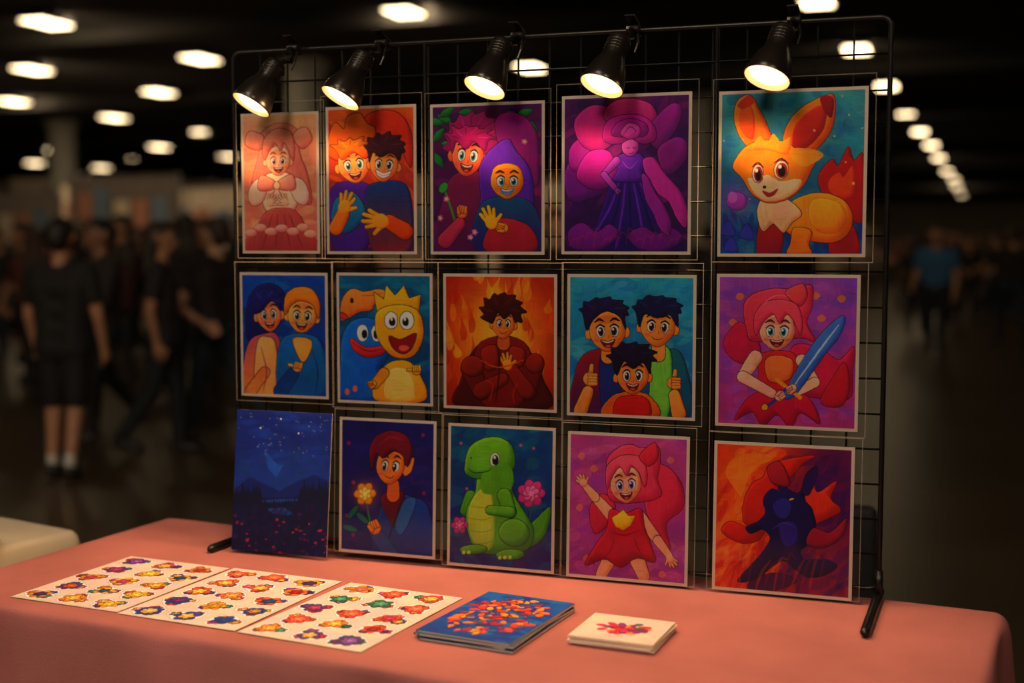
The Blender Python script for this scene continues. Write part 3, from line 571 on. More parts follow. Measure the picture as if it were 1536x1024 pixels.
def art35():
    A=Art(1071,1280,659,674,890,915,seed=35,bg=(222,75,32),bg2=(195,52,40)); L=(40,14,60)
    A.g(1260,730,70,(95,25,100),.95,ry=170); A.g(1110,860,60,(205,48,50),.8); A.g(1110,740,45,(248,125,38),.8,ry=70); A.g(1240,880,50,(140,30,90),.8)
    A.st(120,[(242,115,42),(228,72,35),(250,150,60),(190,40,45)],box=(1071,660,1165,915),ln=22,w=7,al=.45,ang=-50)
    A.st(90,[(88,26,100),(62,26,108),(140,35,85),(110,25,88)],box=(1180,665,1280,915),ln=22,w=7,al=.45,ang=-50)
    O=dict(ol=(120,20,30),sh=(160,28,40),so=(5,6))
    A.p([(1118,790),(1115,755),(1128,725),(1145,715),(1155,695),(1185,686),(1224,682),(1205,695),(1192,712),(1170,728),(1168,750),(1180,745),(1165,775),(1150,795)],(212,55,36),**O)
    A.p([(1085,705),(1100,682),(1135,676),(1160,684),(1132,700),(1120,720),(1112,745),(1098,730)],(246,140,48),al=.8)
    A.p([(1198,772),(1205,745),(1222,722),(1230,742),(1258,724),(1250,752),(1266,772),(1242,786),(1215,795)],(222,70,42),**O)
    A.p([(1080,800),(1092,786),(1112,792),(1132,800),(1152,790),(1142,815),(1120,822),(1098,815)],(205,50,38),**O)
    A.p([(1146,752),(1158,735),(1170,738),(1168,722),(1184,735),(1200,742),(1214,730),(1210,752),(1222,770),(1228,800),(1216,826),(1205,838),(1215,852),(1240,850),(1262,862),(1246,876),(1220,880),(1200,868),(1180,852),(1160,862),(1140,880),(1108,884),(1125,862),(1146,838),(1158,815),(1146,800),(1128,806),(1120,796),(1140,786),(1150,772)],(34,28,88),ol=L,sh=(20,16,62),so=(5,5))
    A.p([(1160,725),(1152,700),(1168,690),(1180,705),(1186,730)],(180,45,55),ol=L,sh=(110,22,60)); A.p([(1206,738),(1212,712),(1228,700),(1226,722),(1216,745)],(60,30,95),ol=L)
    A.p([(1225,800),(1250,808),(1275,785),(1268,815),(1240,832),(1215,825)],(165,38,60),ol=L,sh=(105,22,60))
    A.p([(1130,884),(1165,872),(1200,884),(1180,897),(1150,902),(1125,896)],(85,24,80),ol=L)
    A.p([(1162,760),(1178,750),(1190,762),(1182,782),(1168,778)],(60,55,135)); A.p([(1172,795),(1195,790),(1200,818),(1182,828)],(62,46,125))
    A.e(1190,752,4,1.6,(250,170,60),rot=-15); A.l([(1160,800),(1180,790),(1200,800)],(85,65,150),2)
    for i in range(12): A.l([(1080+i*14,905-5*(i%3)),(1090+i*14,870-9*(i%4)),(1108+i*13,850)],[(235,95,42),(165,38,62)][i%2],4.5,al=.4)
    return A
PR=[(art11,-1.633,-1.422,1.497,1.835),(art12,-1.403,-1.170,1.496,1.843),(art13,-1.135,-.858,1.496,1.840),(art14,-.818,-.526,1.497,1.847),(art15,-.468,-.160,1.493,1.844),
(art21,-1.643,-1.403,1.146,1.451),(art22,-1.379,-1.131,1.140,1.452),(art23,-1.104,-.828,1.138,1.452),(art24,-.804,-.512,1.134,1.453),(art25,-.468,-.168,1.126,1.456),
(art31,-1.648,-1.387,.770,1.114),(art32,-1.372,-1.121,.780,1.106),(art33,-1.091,-.829,.770,1.104),(art34,-.800,-.522,.768,1.099),(art35,-.468,-.172,.768,1.094)]

PAPER=mat('print_paper',(.84,.70,.62),.6,noise=.03,nscale=60,spec=.2)
def sleeve_mat():
    m=bpy.data.materials.new('clear_plastic_sleeve'); m.use_nodes=True; nt=m.node_tree; nt.nodes.remove(nt.nodes['Principled BSDF'])
    out=nt.nodes['Material Output']; tr=nt.nodes.new('ShaderNodeBsdfTransparent'); gl=nt.nodes.new('ShaderNodeBsdfGlossy'); gl.inputs['Roughness'].default_value=.12
    tr.inputs['Color'].default_value=(.97,.97,.96,1); fr=nt.nodes.new('ShaderNodeFresnel'); fr.inputs['IOR'].default_value=1.38
    tc=nt.nodes.new('ShaderNodeTexCoord'); n=nt.nodes.new('ShaderNodeTexNoise'); n.inputs['Scale'].default_value=12
    bp=nt.nodes.new('ShaderNodeBump'); bp.inputs['Strength'].default_value=.3; bp.inputs['Distance'].default_value=.004
    nt.links.new(tc.outputs['Object'],n.inputs['Vector']); nt.links.new(n.outputs['Fac'],bp.inputs['Height']); nt.links.new(bp.outputs['Normal'],gl.inputs['Normal'])
    mx=nt.nodes.new('ShaderNodeMixShader'); nt.links.new(fr.outputs['Fac'],mx.inputs['Fac']); nt.links.new(tr.outputs[0],mx.inputs[1]); nt.links.new(gl.outputs[0],mx.inputs[2]); nt.links.new(mx.outputs[0],out.inputs['Surface'])
    return m
SLEEVE=sleeve_mat()
def rim_mat():
    m=bpy.data.materials.new('sleeve_seam'); m.use_nodes=True; nt=m.node_tree; b=nt.nodes['Principled BSDF']
    b.inputs['Base Color'].default_value=(.5,.42,.36,1); b.inputs['Roughness'].default_value=.25; b.inputs['Alpha'].default_value=.25
    return m
SEAM=rim_mat()
for i,(fn,x0,x1,z0,z1) in enumerate(PR):
    A=fn(); a=A.done(); w=x1-x0; h=z1-z0; row=i//5
    mb=MB(); mb.box(-w/2,w/2,-h/2,h/2,-.0012,0)
    y=2.732; tilt=0.
    if row==2: y=2.722 if i!=10 else 2.70; tilt=math.radians(2.2 if i!=10 else 6.5)
    pr=mb.obj('art_print',[PAPER],loc=((x0+x1)/2,y,(z0+z1)/2),rot=(math.radians(90)-tilt,0,0))
    b=.0068 if i!=10 else .0
    art_mesh('artwork',a,w-2*b,h-2*b,INK,pr,z=.0006,gain=.8 if i==10 else 1.)
    if i!=10:
        ml,mr,mt,mbm=.012,.016,.026,.012
        if row==2: mt=.02; mbm=.0
        s=MB(); X0,X1,Y0,Y1=-w/2-ml,w/2+mr,-h/2-mbm,h/2+mt
        s.add([(X0,Y0,.003),(X1,Y0,.003),(X1,Y1,.003),(X0,Y1,.003)],[(0,1,2,3)],0)
        t=.0014
        for (a0,a1,b0,b1) in [(X0,X0+t,Y0,Y1),(X1-t,X1,Y0,Y1),(X0+t,X1-t,Y1-t,Y1),(X0+t,X1-t,Y0,Y0+t)]:
            s.box(a0,a1,b0,b1,.0022,.0034,1)
        s.obj('clear_sleeve',[SLEEVE,SEAM],pr)

# ------------------------------------------------------------------ grid wall
BLK=mat('black_powder_coat',(.006,.006,.007),.35,.3,noise=.3,nscale=80)
gw=empty('gridwall_display_panel',(0,2.75,0))
X0,X1,Z0,Z1=-1.662,-.119,.79,1.985
fr=MB()
def rc(x0,x1,z0,z1,r=.02):
    pts=[]
    for cx,cz,a in [(x1-r,z1-r,0),(x0+r,z1-r,90),(x0+r,z0+r,180),(x1-r,z0+r,270)]:
        for k in range(5):
            t=math.radians(a+22.5*k); pts.append((cx+r*math.cos(t),0,cz+r*math.sin(t)))
    return pts
fr.tube(rc(X0,X1,Z0,Z1),.0055,8,closed=True)
for x in (X0,X1): fr.tube([(x,0,.768),(x,0,Z0+.03)],.0062,8)
for x in (-1.155,-.476): fr.tube([(x,0,Z0),(x,0,Z1)],.0048,8)
fr.obj('frame',[BLK],gw,smooth=True)
wr=MB()
nx=21
for i in range(1,nx):
    x=X0+(X1-X0)*i/nx; wr.tube([(x,.004,Z0),(x,.004,Z1)],.0024,6)
nz=16
for i in range(1,nz):
    z=Z0+(Z1-Z0)*i/nz; wr.tube([(X0,0,z),(X1,0,z)],.0024,6)
wr.obj('wires',[BLK],gw,smooth=True)
ft=MB()
for x,ya,yb in [(X0-.02,-.085,.2),(X1,-.262,.05)]:
    xs=X0 if x<-1 else X1
    ft.tube([(x-.012,ya-.012,.7725),(x-.012,ya,.7725),(x,yb,.7725),(x,yb+.012,.7725)],[.006,.0105,.0105,.006],10)
    ft.tube([(xs,0,.772),(xs,0,.83)],.009,10)
    ft.tube([(xs,0,.774),(x,0,.774)],.007,8)
ft.obj('feet',[BLK],gw,smooth=True)

# ------------------------------------------------------------------ clip lamps
LB=mat('lamp_black_enamel',(.012,.009,.008),.28,.2,noise=.1)
LI=mat('lamp_inner_reflector',(.85,.7,.5),.3,.4,noise=.05)
def bulb_mat():
    m=bpy.data.materials.new('glowing_bulb_glass'); m.use_nodes=True; nt=m.node_tree; b=nt.nodes['Principled BSDF']
    tc=nt.nodes.new('ShaderNodeTexCoord'); sp=nt.nodes.new('ShaderNodeVectorMath'); sp.operation='MULTIPLY'; sp.inputs[1].default_value=(1,1,0)
    ln=nt.nodes.new('ShaderNodeVectorMath'); ln.operation='LENGTH'; nt.links.new(tc.outputs['Object'],sp.inputs[0]); nt.links.new(sp.outputs[0],ln.inputs[0])
    r=nt.nodes.new('ShaderNodeValToRGB'); mp=nt.nodes.new('ShaderNodeMapRange'); mp.inputs['From Max'].default_value=.046
    nt.links.new(ln.outputs['Value'],mp.inputs['Value']); nt.links.new(mp.outputs['Result'],r.inputs['Fac'])
    r.color_ramp.elements[0].color=(1,.84,.56,1); r.color_ramp.elements[0].position=.5; r.color_ramp.elements[1].color=(1,.5,.17,1); r.color_ramp.elements[1].position=1
    nt.links.new(r.outputs['Color'],b.inputs['Emission Color']); b.inputs['Emission Strength'].default_value=2.8; b.inputs['Base Color'].default_value=(.6,.4,.2,1)
    return m
BULB=bulb_mat()
lamps=[(-1.539,1.841,-1.495,1.95),(-1.309,1.848,-1.262,1.965),(-.961,1.857,-.932,1.972),(-.698,1.851,-.665,1.972),(-.353,1.853,-.322,1.972)]
for k,(ax,az,bx,bz) in enumerate(lamps):
    lamp=empty('clip_lamp',(ax,2.62,az))
    up=Vector((bx-ax,.055,bz-az)).normalized()
    q=Vector((0,0,1)).rotation_difference(up)
    mb=MB()
    prof=[(.0475,0),(.0485,.002),(.047,.012),(.043,.03),(.036,.05),(.028,.066),(.0245,.078),(.0245,.115),(.022,.122),(.012,.126),(.0,.127)]
    inner=[(.0465,.001),(.045,.012),(.041,.03),(.034,.05),(.0,.06)]
    mb.lathe(prof,28,0)
    mb.lathe([(.0475,0),(.0465,.001)],28,0); mb.lathe(inner,28,1)
    for zz in (.085,.092,.099,.106): mb.lathe([(.0245,zz),(.0258,zz+.002),(.0245,zz+.004)],28,0)
    o=mb.obj('shade',[LB,LI],lamp,smooth=True); o.rotation_mode='QUATERNION'; o.rotation_quaternion=q
    bb=MB(); bb.lathe([(0,-.001),(.015,.0),(.03,.003),(.040,.009),(.0435,.018),(.036,.034),(.018,.055)],28,0)
    o=bb.obj('bulb',[BULB],lamp,smooth=True); o.rotation_mode='QUATERNION'; o.rotation_quaternion=q
    top=up*.118; c=MB(); bar=Vector((top.x+.012,.13,1.985-az))
    c.tube([top*.8,top+Vector((.004,.03,.01)),top+Vector((.01,.06,.012)),bar+Vector((0,-.035,.0))],.006,8)
    c.lathe([(0,-.012),(.012,-.012),(.012,.012),(0,.012)],14,0,M=Matrix.Translation(top*.86+Vector((0,.026,0)))@Matrix.Rotation(math.pi/2,4,'Y'))
    for sx in(-1,1):
        c.add([(bar.x-.011,bar.y-.05,bar.z+sx*.024),(bar.x+.011,bar.y-.05,bar.z+sx*.024),(bar.x+.011,bar.y+.012,bar.z+sx*.007),(bar.x-.011,bar.y+.012,bar.z+sx*.007),
               (bar.x-.011,bar.y-.05,bar.z+sx*.027),(bar.x+.011,bar.y-.05,bar.z+sx*.027),(bar.x+.011,bar.y+.012,bar.z+sx*.011),(bar.x-.011,bar.y+.012,bar.z+sx*.011)],
              [(0,1,2,3),(4,5,6,7),(0,1,5,4),(1,2,6,5),(2,3,7,6),(3,0,4,7)],0)
    c.tube([(bar.x-.013,bar.y-.018,bar.z),(bar.x+.013,bar.y-.018,bar.z)],.01,10)
    c.tube([(bar.x+.012,bar.y-.02,bar.z-.01),(bar.x+.016,bar.y-.04,bar.z-.035),(bar.x+.012,bar.y-.05,bar.z-.055)],.0028,6)
    c.obj('clip',[LB],lamp,smooth=False)
    ld=bpy.data.lights.new('bulb_light','SPOT'); ld.energy=[19,14,16,14,17][k]; ld.color=(1,.58,.25); ld.spot_size=math.radians(170); ld.spot_blend=.6; ld.shadow_soft_size=.035
    lo=bpy.data.objects.new('bulb_light',ld); link(lo,lamp); lo.location=up*-.03; lo.rotation_mode='QUATERNION'; lo.rotation_quaternion=q

# ------------------------------------------------------------------ table with cloth
CLOTH=mat('pink_tablecloth_fabric',(.40,.135,.13),.9,noise=.14,nscale=4,bump=.6,bscale=300,spec=.15)
WOOD=mat('table_laminate',(.3,.25,.2),.5,noise=.1); METAL=mat('folding_leg_steel',(.3,.3,.3),.35,.9,noise=.1)
TA=math.radians(-6.0)
tc=Vector((-.995,2.455,0)); TW,TD=2.19,.86
def cloth(name,loc,rz,w,d,z,matl,flo=.03,seed=1,r=.022,fl=.07):
    rr=random.Random(seed); n=300; rows=[]
    def per(t,off):
        R=.03; hw=w/2-R; hd=d/2-R; L=[2*hw,math.pi*R/2,2*hd,math.pi*R/2]*2; P=sum(L); s=t*P
        segs=[((-hw,-hd-R),(1,0),(0,-1)),None,((hw+R,-hd),(0,1),(1,0)),None,((hw,hd+R),(-1,0),(0,1)),None,((-hw-R,hd),(0,-1),(-1,0)),None]
        cen=[None,(hw,-hd,-90),None,(hw,hd,0),None,(-hw,hd,90),None,(-hw,-hd,180)]
        for i in range(8):
            if s<=L[i] or i==7:
                if cen[i]:
                    a=math.radians(cen[i][2]+90*s/L[i]); return (cen[i][0]+(R+off)*math.cos(a),cen[i][1]+(R+off)*math.sin(a)),P,1
                st,dr,nn=segs[i]; return (st[0]+dr[0]*s+nn[0]*off,st[1]+dr[1]*s+nn[1]*off),P,0
            s-=L[i]
    ph=[rr.uniform(0,6.28) for _ in range(5)]
    prof=[(-r,z,0),(-r*.6,z-.002,0),(-r*.25,z-.007,0),(0,z-r*.8,.08),(.003,z-.04,.2)]
    for q in range(1,15): prof.append((.003+fl*(q/14)**1.1,z-.04-(z-.04-flo)*q/14,.2+.8*q/14))
    V=[];F=[]
    for off,zz,k in prof:
        for i in range(n):
            t=i/n; (x,y),P,c=per(t,0); 
            f=math.sin(t*P*19+ph[0]+1.2*math.sin(t*P*3+ph[1]))*.6+math.sin(t*P*33+ph[2])*.25+math.sin(t*P*8+ph[3])*.5
            (x,y),P,c=per(t,off+f*.028*(k**.8))
            V.append((x,y,zz))
    for j in range(len(prof)-1):
        for i in range(n): F.append((j*n+i,j*n+(i+1)%n,(j+1)*n+(i+1)%n,(j+1)*n+i))
    V.append((0,0,z+.0005)); 
    base=len(V); prev=list(range(n)); 
    for s_ in (.97,.9,.8,.65,.45,.22):
        ring=[]
        for i in range(n):
            x,y,_=V[i]; xx,yy=x*s_,y*s_
            ring.append(len(V)); V.append((xx,yy,z+.0006*math.sin(xx*9+ph[0])*math.sin(yy*13+ph[1])))
        for i in range(n): F.append((ring[i],ring[(i+1)%n],prev[(i+1)%n],prev[i]))
        prev=ring
    for i in range(n): F.append((base-1,prev[(i+1)%n],prev[i]))
    m=MB(); m.add(V,F); o=m.obj(name,[matl],smooth=True,loc=loc,rot=(0,0,rz))
    return o
cloth('tablecloth',(tc.x,tc.y,0),TA,TW,TD,.762,CLOTH)
def ftable(name,loc,rz,w,d,z):
    t=MB(); t.box(-w/2,w/2,-d/2,d/2,z-.035,z,0)
    for sx in(-1,1):
        for sy in (-1,1): t.tube([(sx*(w/2-.15),sy*(d/2-.08),z-.03),(sx*(w/2-.15),sy*(d/2-.08),0)],.014,10,1)
        t.tube([(sx*(w/2-.15),-(d/2-.08),.25),(sx*(w/2-.15),(d/2-.08),.25)],.01,8,1)
    return t.obj(name,[WOOD,METAL],loc=loc,rot=(0,0,rz))
ftable('folding_table',(tc.x,tc.y,0),TA,TW-.05,TD-.05,.755)

# ------------------------------------------------------------------ stickers, booklets, cards
PAL=[(235,125,45),(215,60,80),(140,60,140),(50,95,150),(240,170,60),(60,130,100),(220,85,120),(190,50,50),(95,65,130),(235,140,110)]
def sticker_art(seed,dom):
    A=Art(0,145,0,0,195,195,vr=1.6,seed=seed,bg=(224,194,172)); rr=random.Random(seed)
    for j in range(5):
        for i in range(3):
            cx=25+i*47+(4 if j%2 else -2)+rr.uniform(-1.5,1.5); cy=20+j*38.5+rr.uniform(-1.5,1.5)
            fl=[(cx+rr.uniform(-3,3),cy+rr.uniform(-2,2),rr.uniform(12,14.5))]
            a0=rr.uniform(0,6.28)
            for q in range(3):
                a=a0+q*2.1+rr.uniform(-.3,.3); fl.append((cx+13*math.cos(a),cy+9*math.sin(a),rr.uniform(6,8.5)))
            fl=fl[1:]+fl[:1]
            for x,y,r in fl: A.e(x,y,r+3.4,r+3.,(186,160,146))
            for x,y,r in fl: A.e(x,y,r+2.6,r+2.2,(240,225,210))
            for q,(x,y,r) in enumerate(fl):
                c=rr.choice(dom) if q==3 else rr.choice(PAL); c=tuple(.85*v+8 for v in c); c2=rr.choice([lt(c,1.2,20),tuple(.8*v for v in rr.choice(PAL)),(238,185,90)])
                A.flower(x,y,r,c,c2,rr.choice([5,6,7]),line=tuple(v*.35 for v in c),rot=rr.uniform(0,60))
    return A.done(warp=.4,grain=.02,paint=.02)
CARD=mat('cream_cardstock',(.76,.64,.54),.6,noise=.03,nscale=40)
for k,(cx,cy,w,h,ro,dom) in enumerate([(-1.727,2.361,.288,.385,-4.5,[(235,150,50),(240,180,60),(215,90,110),(120,60,130)]),(-1.430,2.336,.292,.398,-5,[(240,130,60),(235,160,60),(60,80,150),(225,100,60)]),(-1.128,2.303,.284,.402,-7,[(240,140,50),(235,90,60),(60,120,90),(110,70,130)])]):
    m=MB(); m.box(-w/2,w/2,-h/2,h/2,-.0008,0); s=m.obj('sticker_sheet',[CARD],loc=(cx,cy,.7645),rot=(0,0,math.radians(ro)))
    art_mesh('sticker_artwork',sticker_art(50+k,dom),w-.004,h-.004,INK,s,z=.0004,gain=.9)
bk=empty('art_booklet_stack',(-.828,2.335,.7635)); bk.rotation_euler=(0,0,math.radians(-8))
BC=mat('booklet_cover',(.04,.12,.22),.4,noise=.1); 
for i in range(4):
    m=MB(); r=math.radians([1.5,-2,2.5,0][i]); m.box(-.1,.1,-.15,.15,0,.0008,1); m.box(-.098,.1,-.149,.149,.0008,.0034,0); m.box(-.1,.1,-.15,.15,.0034,.0042,1)
    m.box(-.101,-.1,-.15,.15,0,.0042,1)
    o=m.obj('booklet_%d'%(i+1),[CARD,BC],bk,loc=([.004,-.004,.002,0][i],[-.003,.003,-.004,0][i],i*.0043),rot=(0,0,r))
A=Art(0,110,0,0,165,165,vr=1.7,seed=71,bg=(30,95,150),bg2=(22,75,135)); rr=random.Random(3)
A.st(60,[(35,120,165),(20,60,120),(50,50,145)],ln=14,w=5,al=.5)
for i in range(190):
    a=rr.uniform(0,6.28); d=(rr.random()**.6)*54; x=55+d*math.cos(a)*.9; y=82+d*1.3*math.sin(a); c=rr.choice([(240,125,45),(210,70,45),(240,150,65),(160,50,80),(225,95,60),(90,60,120),(40,100,150)]); ro=rr.uniform(0,6.28); R=rr.uniform(4,7.5)
    A.p([(x+R*u*math.cos(ro)-R*v*math.sin(ro),y+R*u*math.sin(ro)+R*v*math.cos(ro)) for u,v in ((-1,.1),(-.3,-.6),(.5,-.5),(1.1,0),(.4,.5),(-.4,.6))],c,ol=(80,30,65),ow=.45,sh=tuple(v*.65 for v in c),so=(1.2,1.4))
art_mesh('cover_artwork',A.done(),.198,.298,INK,bk,z=4*.0043+.0002,gain=.9)
cs=empty('business_card_stack',(-.573,2.335,.7635)); cs.rotation_euler=(0,0,math.radians(-4))
for i in range(7):
    m=MB(); m.box(-.083,.083,-.078,.078,0,.0021,0); m.obj('card_%d'%(i+1),[CARD],cs,loc=(.0025*math.sin(i*2.1),.0025*math.cos(i*1.7),i*.0026),rot=(0,0,math.radians(1.2*math.sin(i*2.6))))
A=Art(0,100,0,0,94,94,vr=1.8,seed=72,bg=(226,194,170)); 
for i in range(60):
    a=rr.uniform(0,6.28); d=rr.random()*24; x=50+1.2*d*math.cos(a); y=45+d*math.sin(a); c=rr.choice([(215,70,50),(235,135,50),(190,50,80),(140,60,110),(80,110,80),(215,60,90)])
    A.e(x,y,6.5,4.5,c,rot=math.degrees(a),ol=(110,50,50),ow=.4,sh=tuple(v*.7 for v in c),so=(1,1))
A.l([(38,82),(50,83),(62,82)],(150,110,100),1.5)
art_mesh('card_artwork',A.done(warp=.4,grain=.02,paint=.02),.160,.150,INK,cs,z=7*.0026,gain=.9)

# ------------------------------------------------------------------ neighbouring table + bag + chair
WC=mat('white_tablecloth_fabric',(.46,.40,.31),.85,noise=.06,nscale=6)
cloth('tablecloth',(-3.0,2.80,0),math.radians(-14),1.3,.62,.715,WC,seed=5,fl=.03)
ftable('folding_table',(-3.0,2.80,0),math.radians(-14),1.25,.57,.708)
BL=mat('blue_nylon',(.02,.07,.2),.6,noise=.2,nscale=12,bump=.4,bscale=30)
b=bmesh.new(); bmesh.ops.create_icosphere(b,subdivisions=4,radius=1)
for v in b.verts:
    n=1+.08*math.sin(v.co.x*5+v.co.y*3)+.06*math.sin(v.co.y*8+v.co.z*4); v.co=Vector((v.co.x*.1*n,v.co.y*.07*n,max(v.co.z,-.6)*.022*n+.015))
me=bpy.data.meshes.new('blue_cloth_bag'); b.to_mesh(me); b.free(); me.materials.append(BL); me.polygons.foreach_set('use_smooth',[True]*len(me.polygons))
o=link(bpy.data.objects.new('blue_cloth_bag',me)); o.location=(-2.43,2.66,.718); o.rotation_euler=(0,0,-.3)
m=MB(); m.tube([(-.05,0,.026),(-.04,.02,.036),(0,.03,.04),(.04,.02,.036),(.05,0,.026)],.005,8); m.obj('handle',[BL],o,smooth=True)
CH=mat('black_upholstery',(.012,.012,.014),.7,noise=.2,nscale=30,bump=.2)
ch=empty('low_back_chair',(-.42,3.6,0)); ch.rotation_euler=(0,0,math.radians(8))
def pad(name,w,h,t,loc,rot):
    b=bmesh.new(); bmesh.ops.create_cube(b,size=1)
    for v in b.verts: v.co=Vector((v.co.x*w,v.co.y*t,v.co.z*h))
    me=bpy.data.meshes.new(name); b.to_mesh(me); b.free(); me.materials.append(CH); me.polygons.foreach_set('use_smooth',[True]*6)
    o=link(bpy.data.objects.new(name,me),ch); o.location=loc; o.rotation_euler=rot
    bv=o.modifiers.new('b','BEVEL'); bv.width=t*.45; bv.segments=4; ss=o.modifiers.new('s','SUBSURF'); ss.levels=2; ss.render_levels=2
pad('backrest',.44,.34,.07,(.06,.2,.58),(math.radians(-8),0,0)); pad('seat',.46,.44,.07,(.06,-.02,.42),(math.radians(90),0,0))
m=MB()
for sx in(-1,1):
    m.tube([(.06+sx*.19,-.2,0),(.06+sx*.19,-.19,.39),(.06+sx*.19,.17,.39),(.06+sx*.19,.22,.66)],.011,8); m.tube([(.06+sx*.19,.22,0),(.06+sx*.19,.17,.39)],.011,8)
m.obj('frame',[METAL],ch,smooth=True)

# ------------------------------------------------------------------ people
def capmesh(mb,p,q,r1,r2,n=12):
    p=Vector(p);q=Vector(q);d=q-p;L=d.length
    if L<1e-5: d=Vector((0,0,1)); L=1e-5
    else: d=d/L
    pts=[];rs=[]
    for i in range(5):
        a=math.pi/2*(1-i/4); pts.append(p-d*r1*math.sin(a)); rs.append(max(1e-4,r1*math.cos(a)))
    for i in range(5):
        a=math.pi/2*(i/4); pts.append(q+d*r2*math.sin(a)); rs.append(max(1e-4,r2*math.cos(a)))
    mb.tube(pts,rs,n)
SK={}
def cmat(name,c,r=.8):
    key=(name,c)
    if key not in SK: SK[key]=mat(name,c,r,noise=.12,nscale=9)
    return SK[key]
def person_mesh(name,skin,hair,shirt,pants,shoe,sleeve='short',shorts=False,hairlen='short',stride=.5,arms=(.3,-.25),elb=(.4,.5),bagc=None,vox=.0105):
    C=[]
    def c(p,q,a,b,l): C.append((Vector(p),Vector(q),a,b,l))
    H=1.7
    def S(x,y,z): return (x*H,y*H,z*H)
    top='shirt'
    chain=[(.048,.0,.50,.068),(.044,.0,.57,.062),(.052,.004,.65,.064),(.062,0,.735,.066),(.078,-.004,.79,.045)]
    for sx in(-1,1):
        for (a,b_) in zip(chain[:-1],chain[1:]):
            c(S(sx*a[0],a[1],a[2]),S(sx*b_[0],b_[1],b_[2]),a[3]*H,b_[3]*H,'pants' if a[2]<.55 else top)
    for a in chain: c(S(-a[0],a[1],a[2]),S(a[0],a[1],a[2]),a[3]*H,a[3]*H,'pants' if a[2]<.56 else top)
    c(S(-.095,-.005,.805),S(.095,-.005,.805),.034*H,.034*H,top); c(S(0,-.005,.80),S(0,.0,.87),.036*H,.031*H,'skin')
    c(S(0,-.008,.938),S(0,.008,.935),.056*H,.054*H,'skin'); c(S(0,.02,.905),S(0,.028,.895),.040*H,.030*H,'skin'); c(S(0,.058,.925),S(0,.066,.912),.007*H,.010*H,'skin')
    for sx in(-1,1): c(S(sx*.055,-.003,.925),S(sx*.057,-.006,.94),.009*H,.010*H,'skin')
    c(S(0,-.018,.95),S(0,.008,.958),.058*H,.054*H,'hair'); c(S(0,-.03,.925),S(0,-.028,.94),.048*H,.05*H,'hair')
    if hairlen=='long':
        for sx in(-1,0,1): c(S(sx*.03,-.035,.93),S(sx*.042,-.055,.78),.032*H,.022*H,'hair')
    if hairlen=='bun': c(S(0,-.05,.985),S(0,-.052,.99),.026*H,.024*H,'hair')
    for sx,sg in((-1,1),(1,-1)):
        a=stride*.42*sg; hip=Vector(S(sx*.052,0,.50)); th=.235*H; kn=hip+Vector((0,math.sin(a)*th,-math.cos(a)*th))
        b_=a-(.12+ (.55*stride if sg<0 else 0.05)); an=kn+Vector((0,math.sin(b_)*th*.96,-math.cos(b_)*th*.96))
        if shorts:
            m1=hip.lerp(kn,.85); c(hip,m1,.056*H,.046*H,'pants'); c(m1,kn,.036*H,.031*H,'skin'); c(kn,an,.033*H,.021*H,'skin'); c(an+Vector((0,0,.05)),an,.023*H,.023*H,'sock')
        else: c(hip,kn,.056*H,.038*H,'pants'); c(kn,an,.038*H,.028*H,'pants')
        fa=0 if sg>0 else -.5*stride
        f=Vector((0,math.cos(fa),math.sin(fa)-.12)); c(an+Vector((0,-.015,-.03)),an+f*.13+Vector((0,0,-.04)),.028*H*.95,.02*H,'shoe')
    for i,sx in enumerate((-1,1)):
        sh=Vector(S(sx*.115,-.005,.80)); a=arms[i]; ua=.175*H; el=sh+Vector((sx*.03*H,math.sin(a)*ua,-math.cos(a)*ua)); b_=a+elb[i]; fa=.145*H; wr=el+Vector((sx*.0,math.sin(b_)*fa,-math.cos(b_)*fa))
        c(Vector(S(sx*.09,-.005,.80)),sh,.034*H,.034*H,top)
        if sleeve=='short': m1=sh.lerp(el,.62); c(sh,m1,.035*H,.033*H,top); c(m1,el,.026*H,.023*H,'skin'); c(el,wr,.024*H,.016*H,'skin')
        else: c(sh,el,.034*H,.028*H,top); c(el,wr,.028*H,.021*H,top)
        d=(wr-el).normalized(); side=Vector((0,1,0))-d*d.y; side.normalize(); hd=wr+d*.05; c(wr,hd,.015*H,.019*H,'skin'); c(wr+side*.012,hd+side*.018,.014*H,.014*H,'skin'); c(wr-side*.008,hd-side*.018,.013*H,.013*H,'skin')
        inn=Vector((-sx,0,0))
        for k,L in enumerate((.07,.078,.074,.058)):
            p0=hd+side*(.030-.020*k); p1=p0+d*L*.55+inn*.008; p2=p1+d*L*.45+inn*.03; c(p0,p1,.0092,.0088,'skin'); c(p1,p2,.0088,.0078,'skin')
        t0=wr+side*.026+d*.02; t1=t0+side*.03+d*.03; c(t0,t1,.0115,.0105,'skin'); c(t1,t1+d*.03+inn*.01,.0105,.009,'skin')
    if bagc: 
        c(S(-.05,-.085,.62),S(-.05,-.09,.76),.05*H,.045*H,'bag'); c(S(.05,-.085,.62),S(.05,-.09,.76),.05*H,.045*H,'bag')
    mb=MB()
    for p,q,a,b_,l in C: capmesh(mb,p,q,a,b_)
    me=bpy.data.meshes.new(name); me.from_pydata(mb.v,[],mb.f); me.update()
    o=link(bpy.data.objects.new('tmp',me)); r=o.modifiers.new('r','REMESH'); r.mode='VOXEL'; r.voxel_size=vox; r.use_smooth_shade=True
    s=o.modifiers.new('s','SMOOTH'); s.iterations=2; s.factor=.5
    dg=bpy.context.evaluated_depsgraph_get(); dg.update(); m2=bpy.data.meshes.new_from_object(o.evaluated_get(dg)); bpy.data.objects.remove(o)
    n=len(m2.polygons); cen=np.empty(n*3); m2.polygons.foreach_get('center',cen); cen=cen.reshape(-1,3); best=np.full(n,1e9); lab=np.zeros(n,int)
    labs=['skin','hair','shirt','pants','shoe','sock','bag']
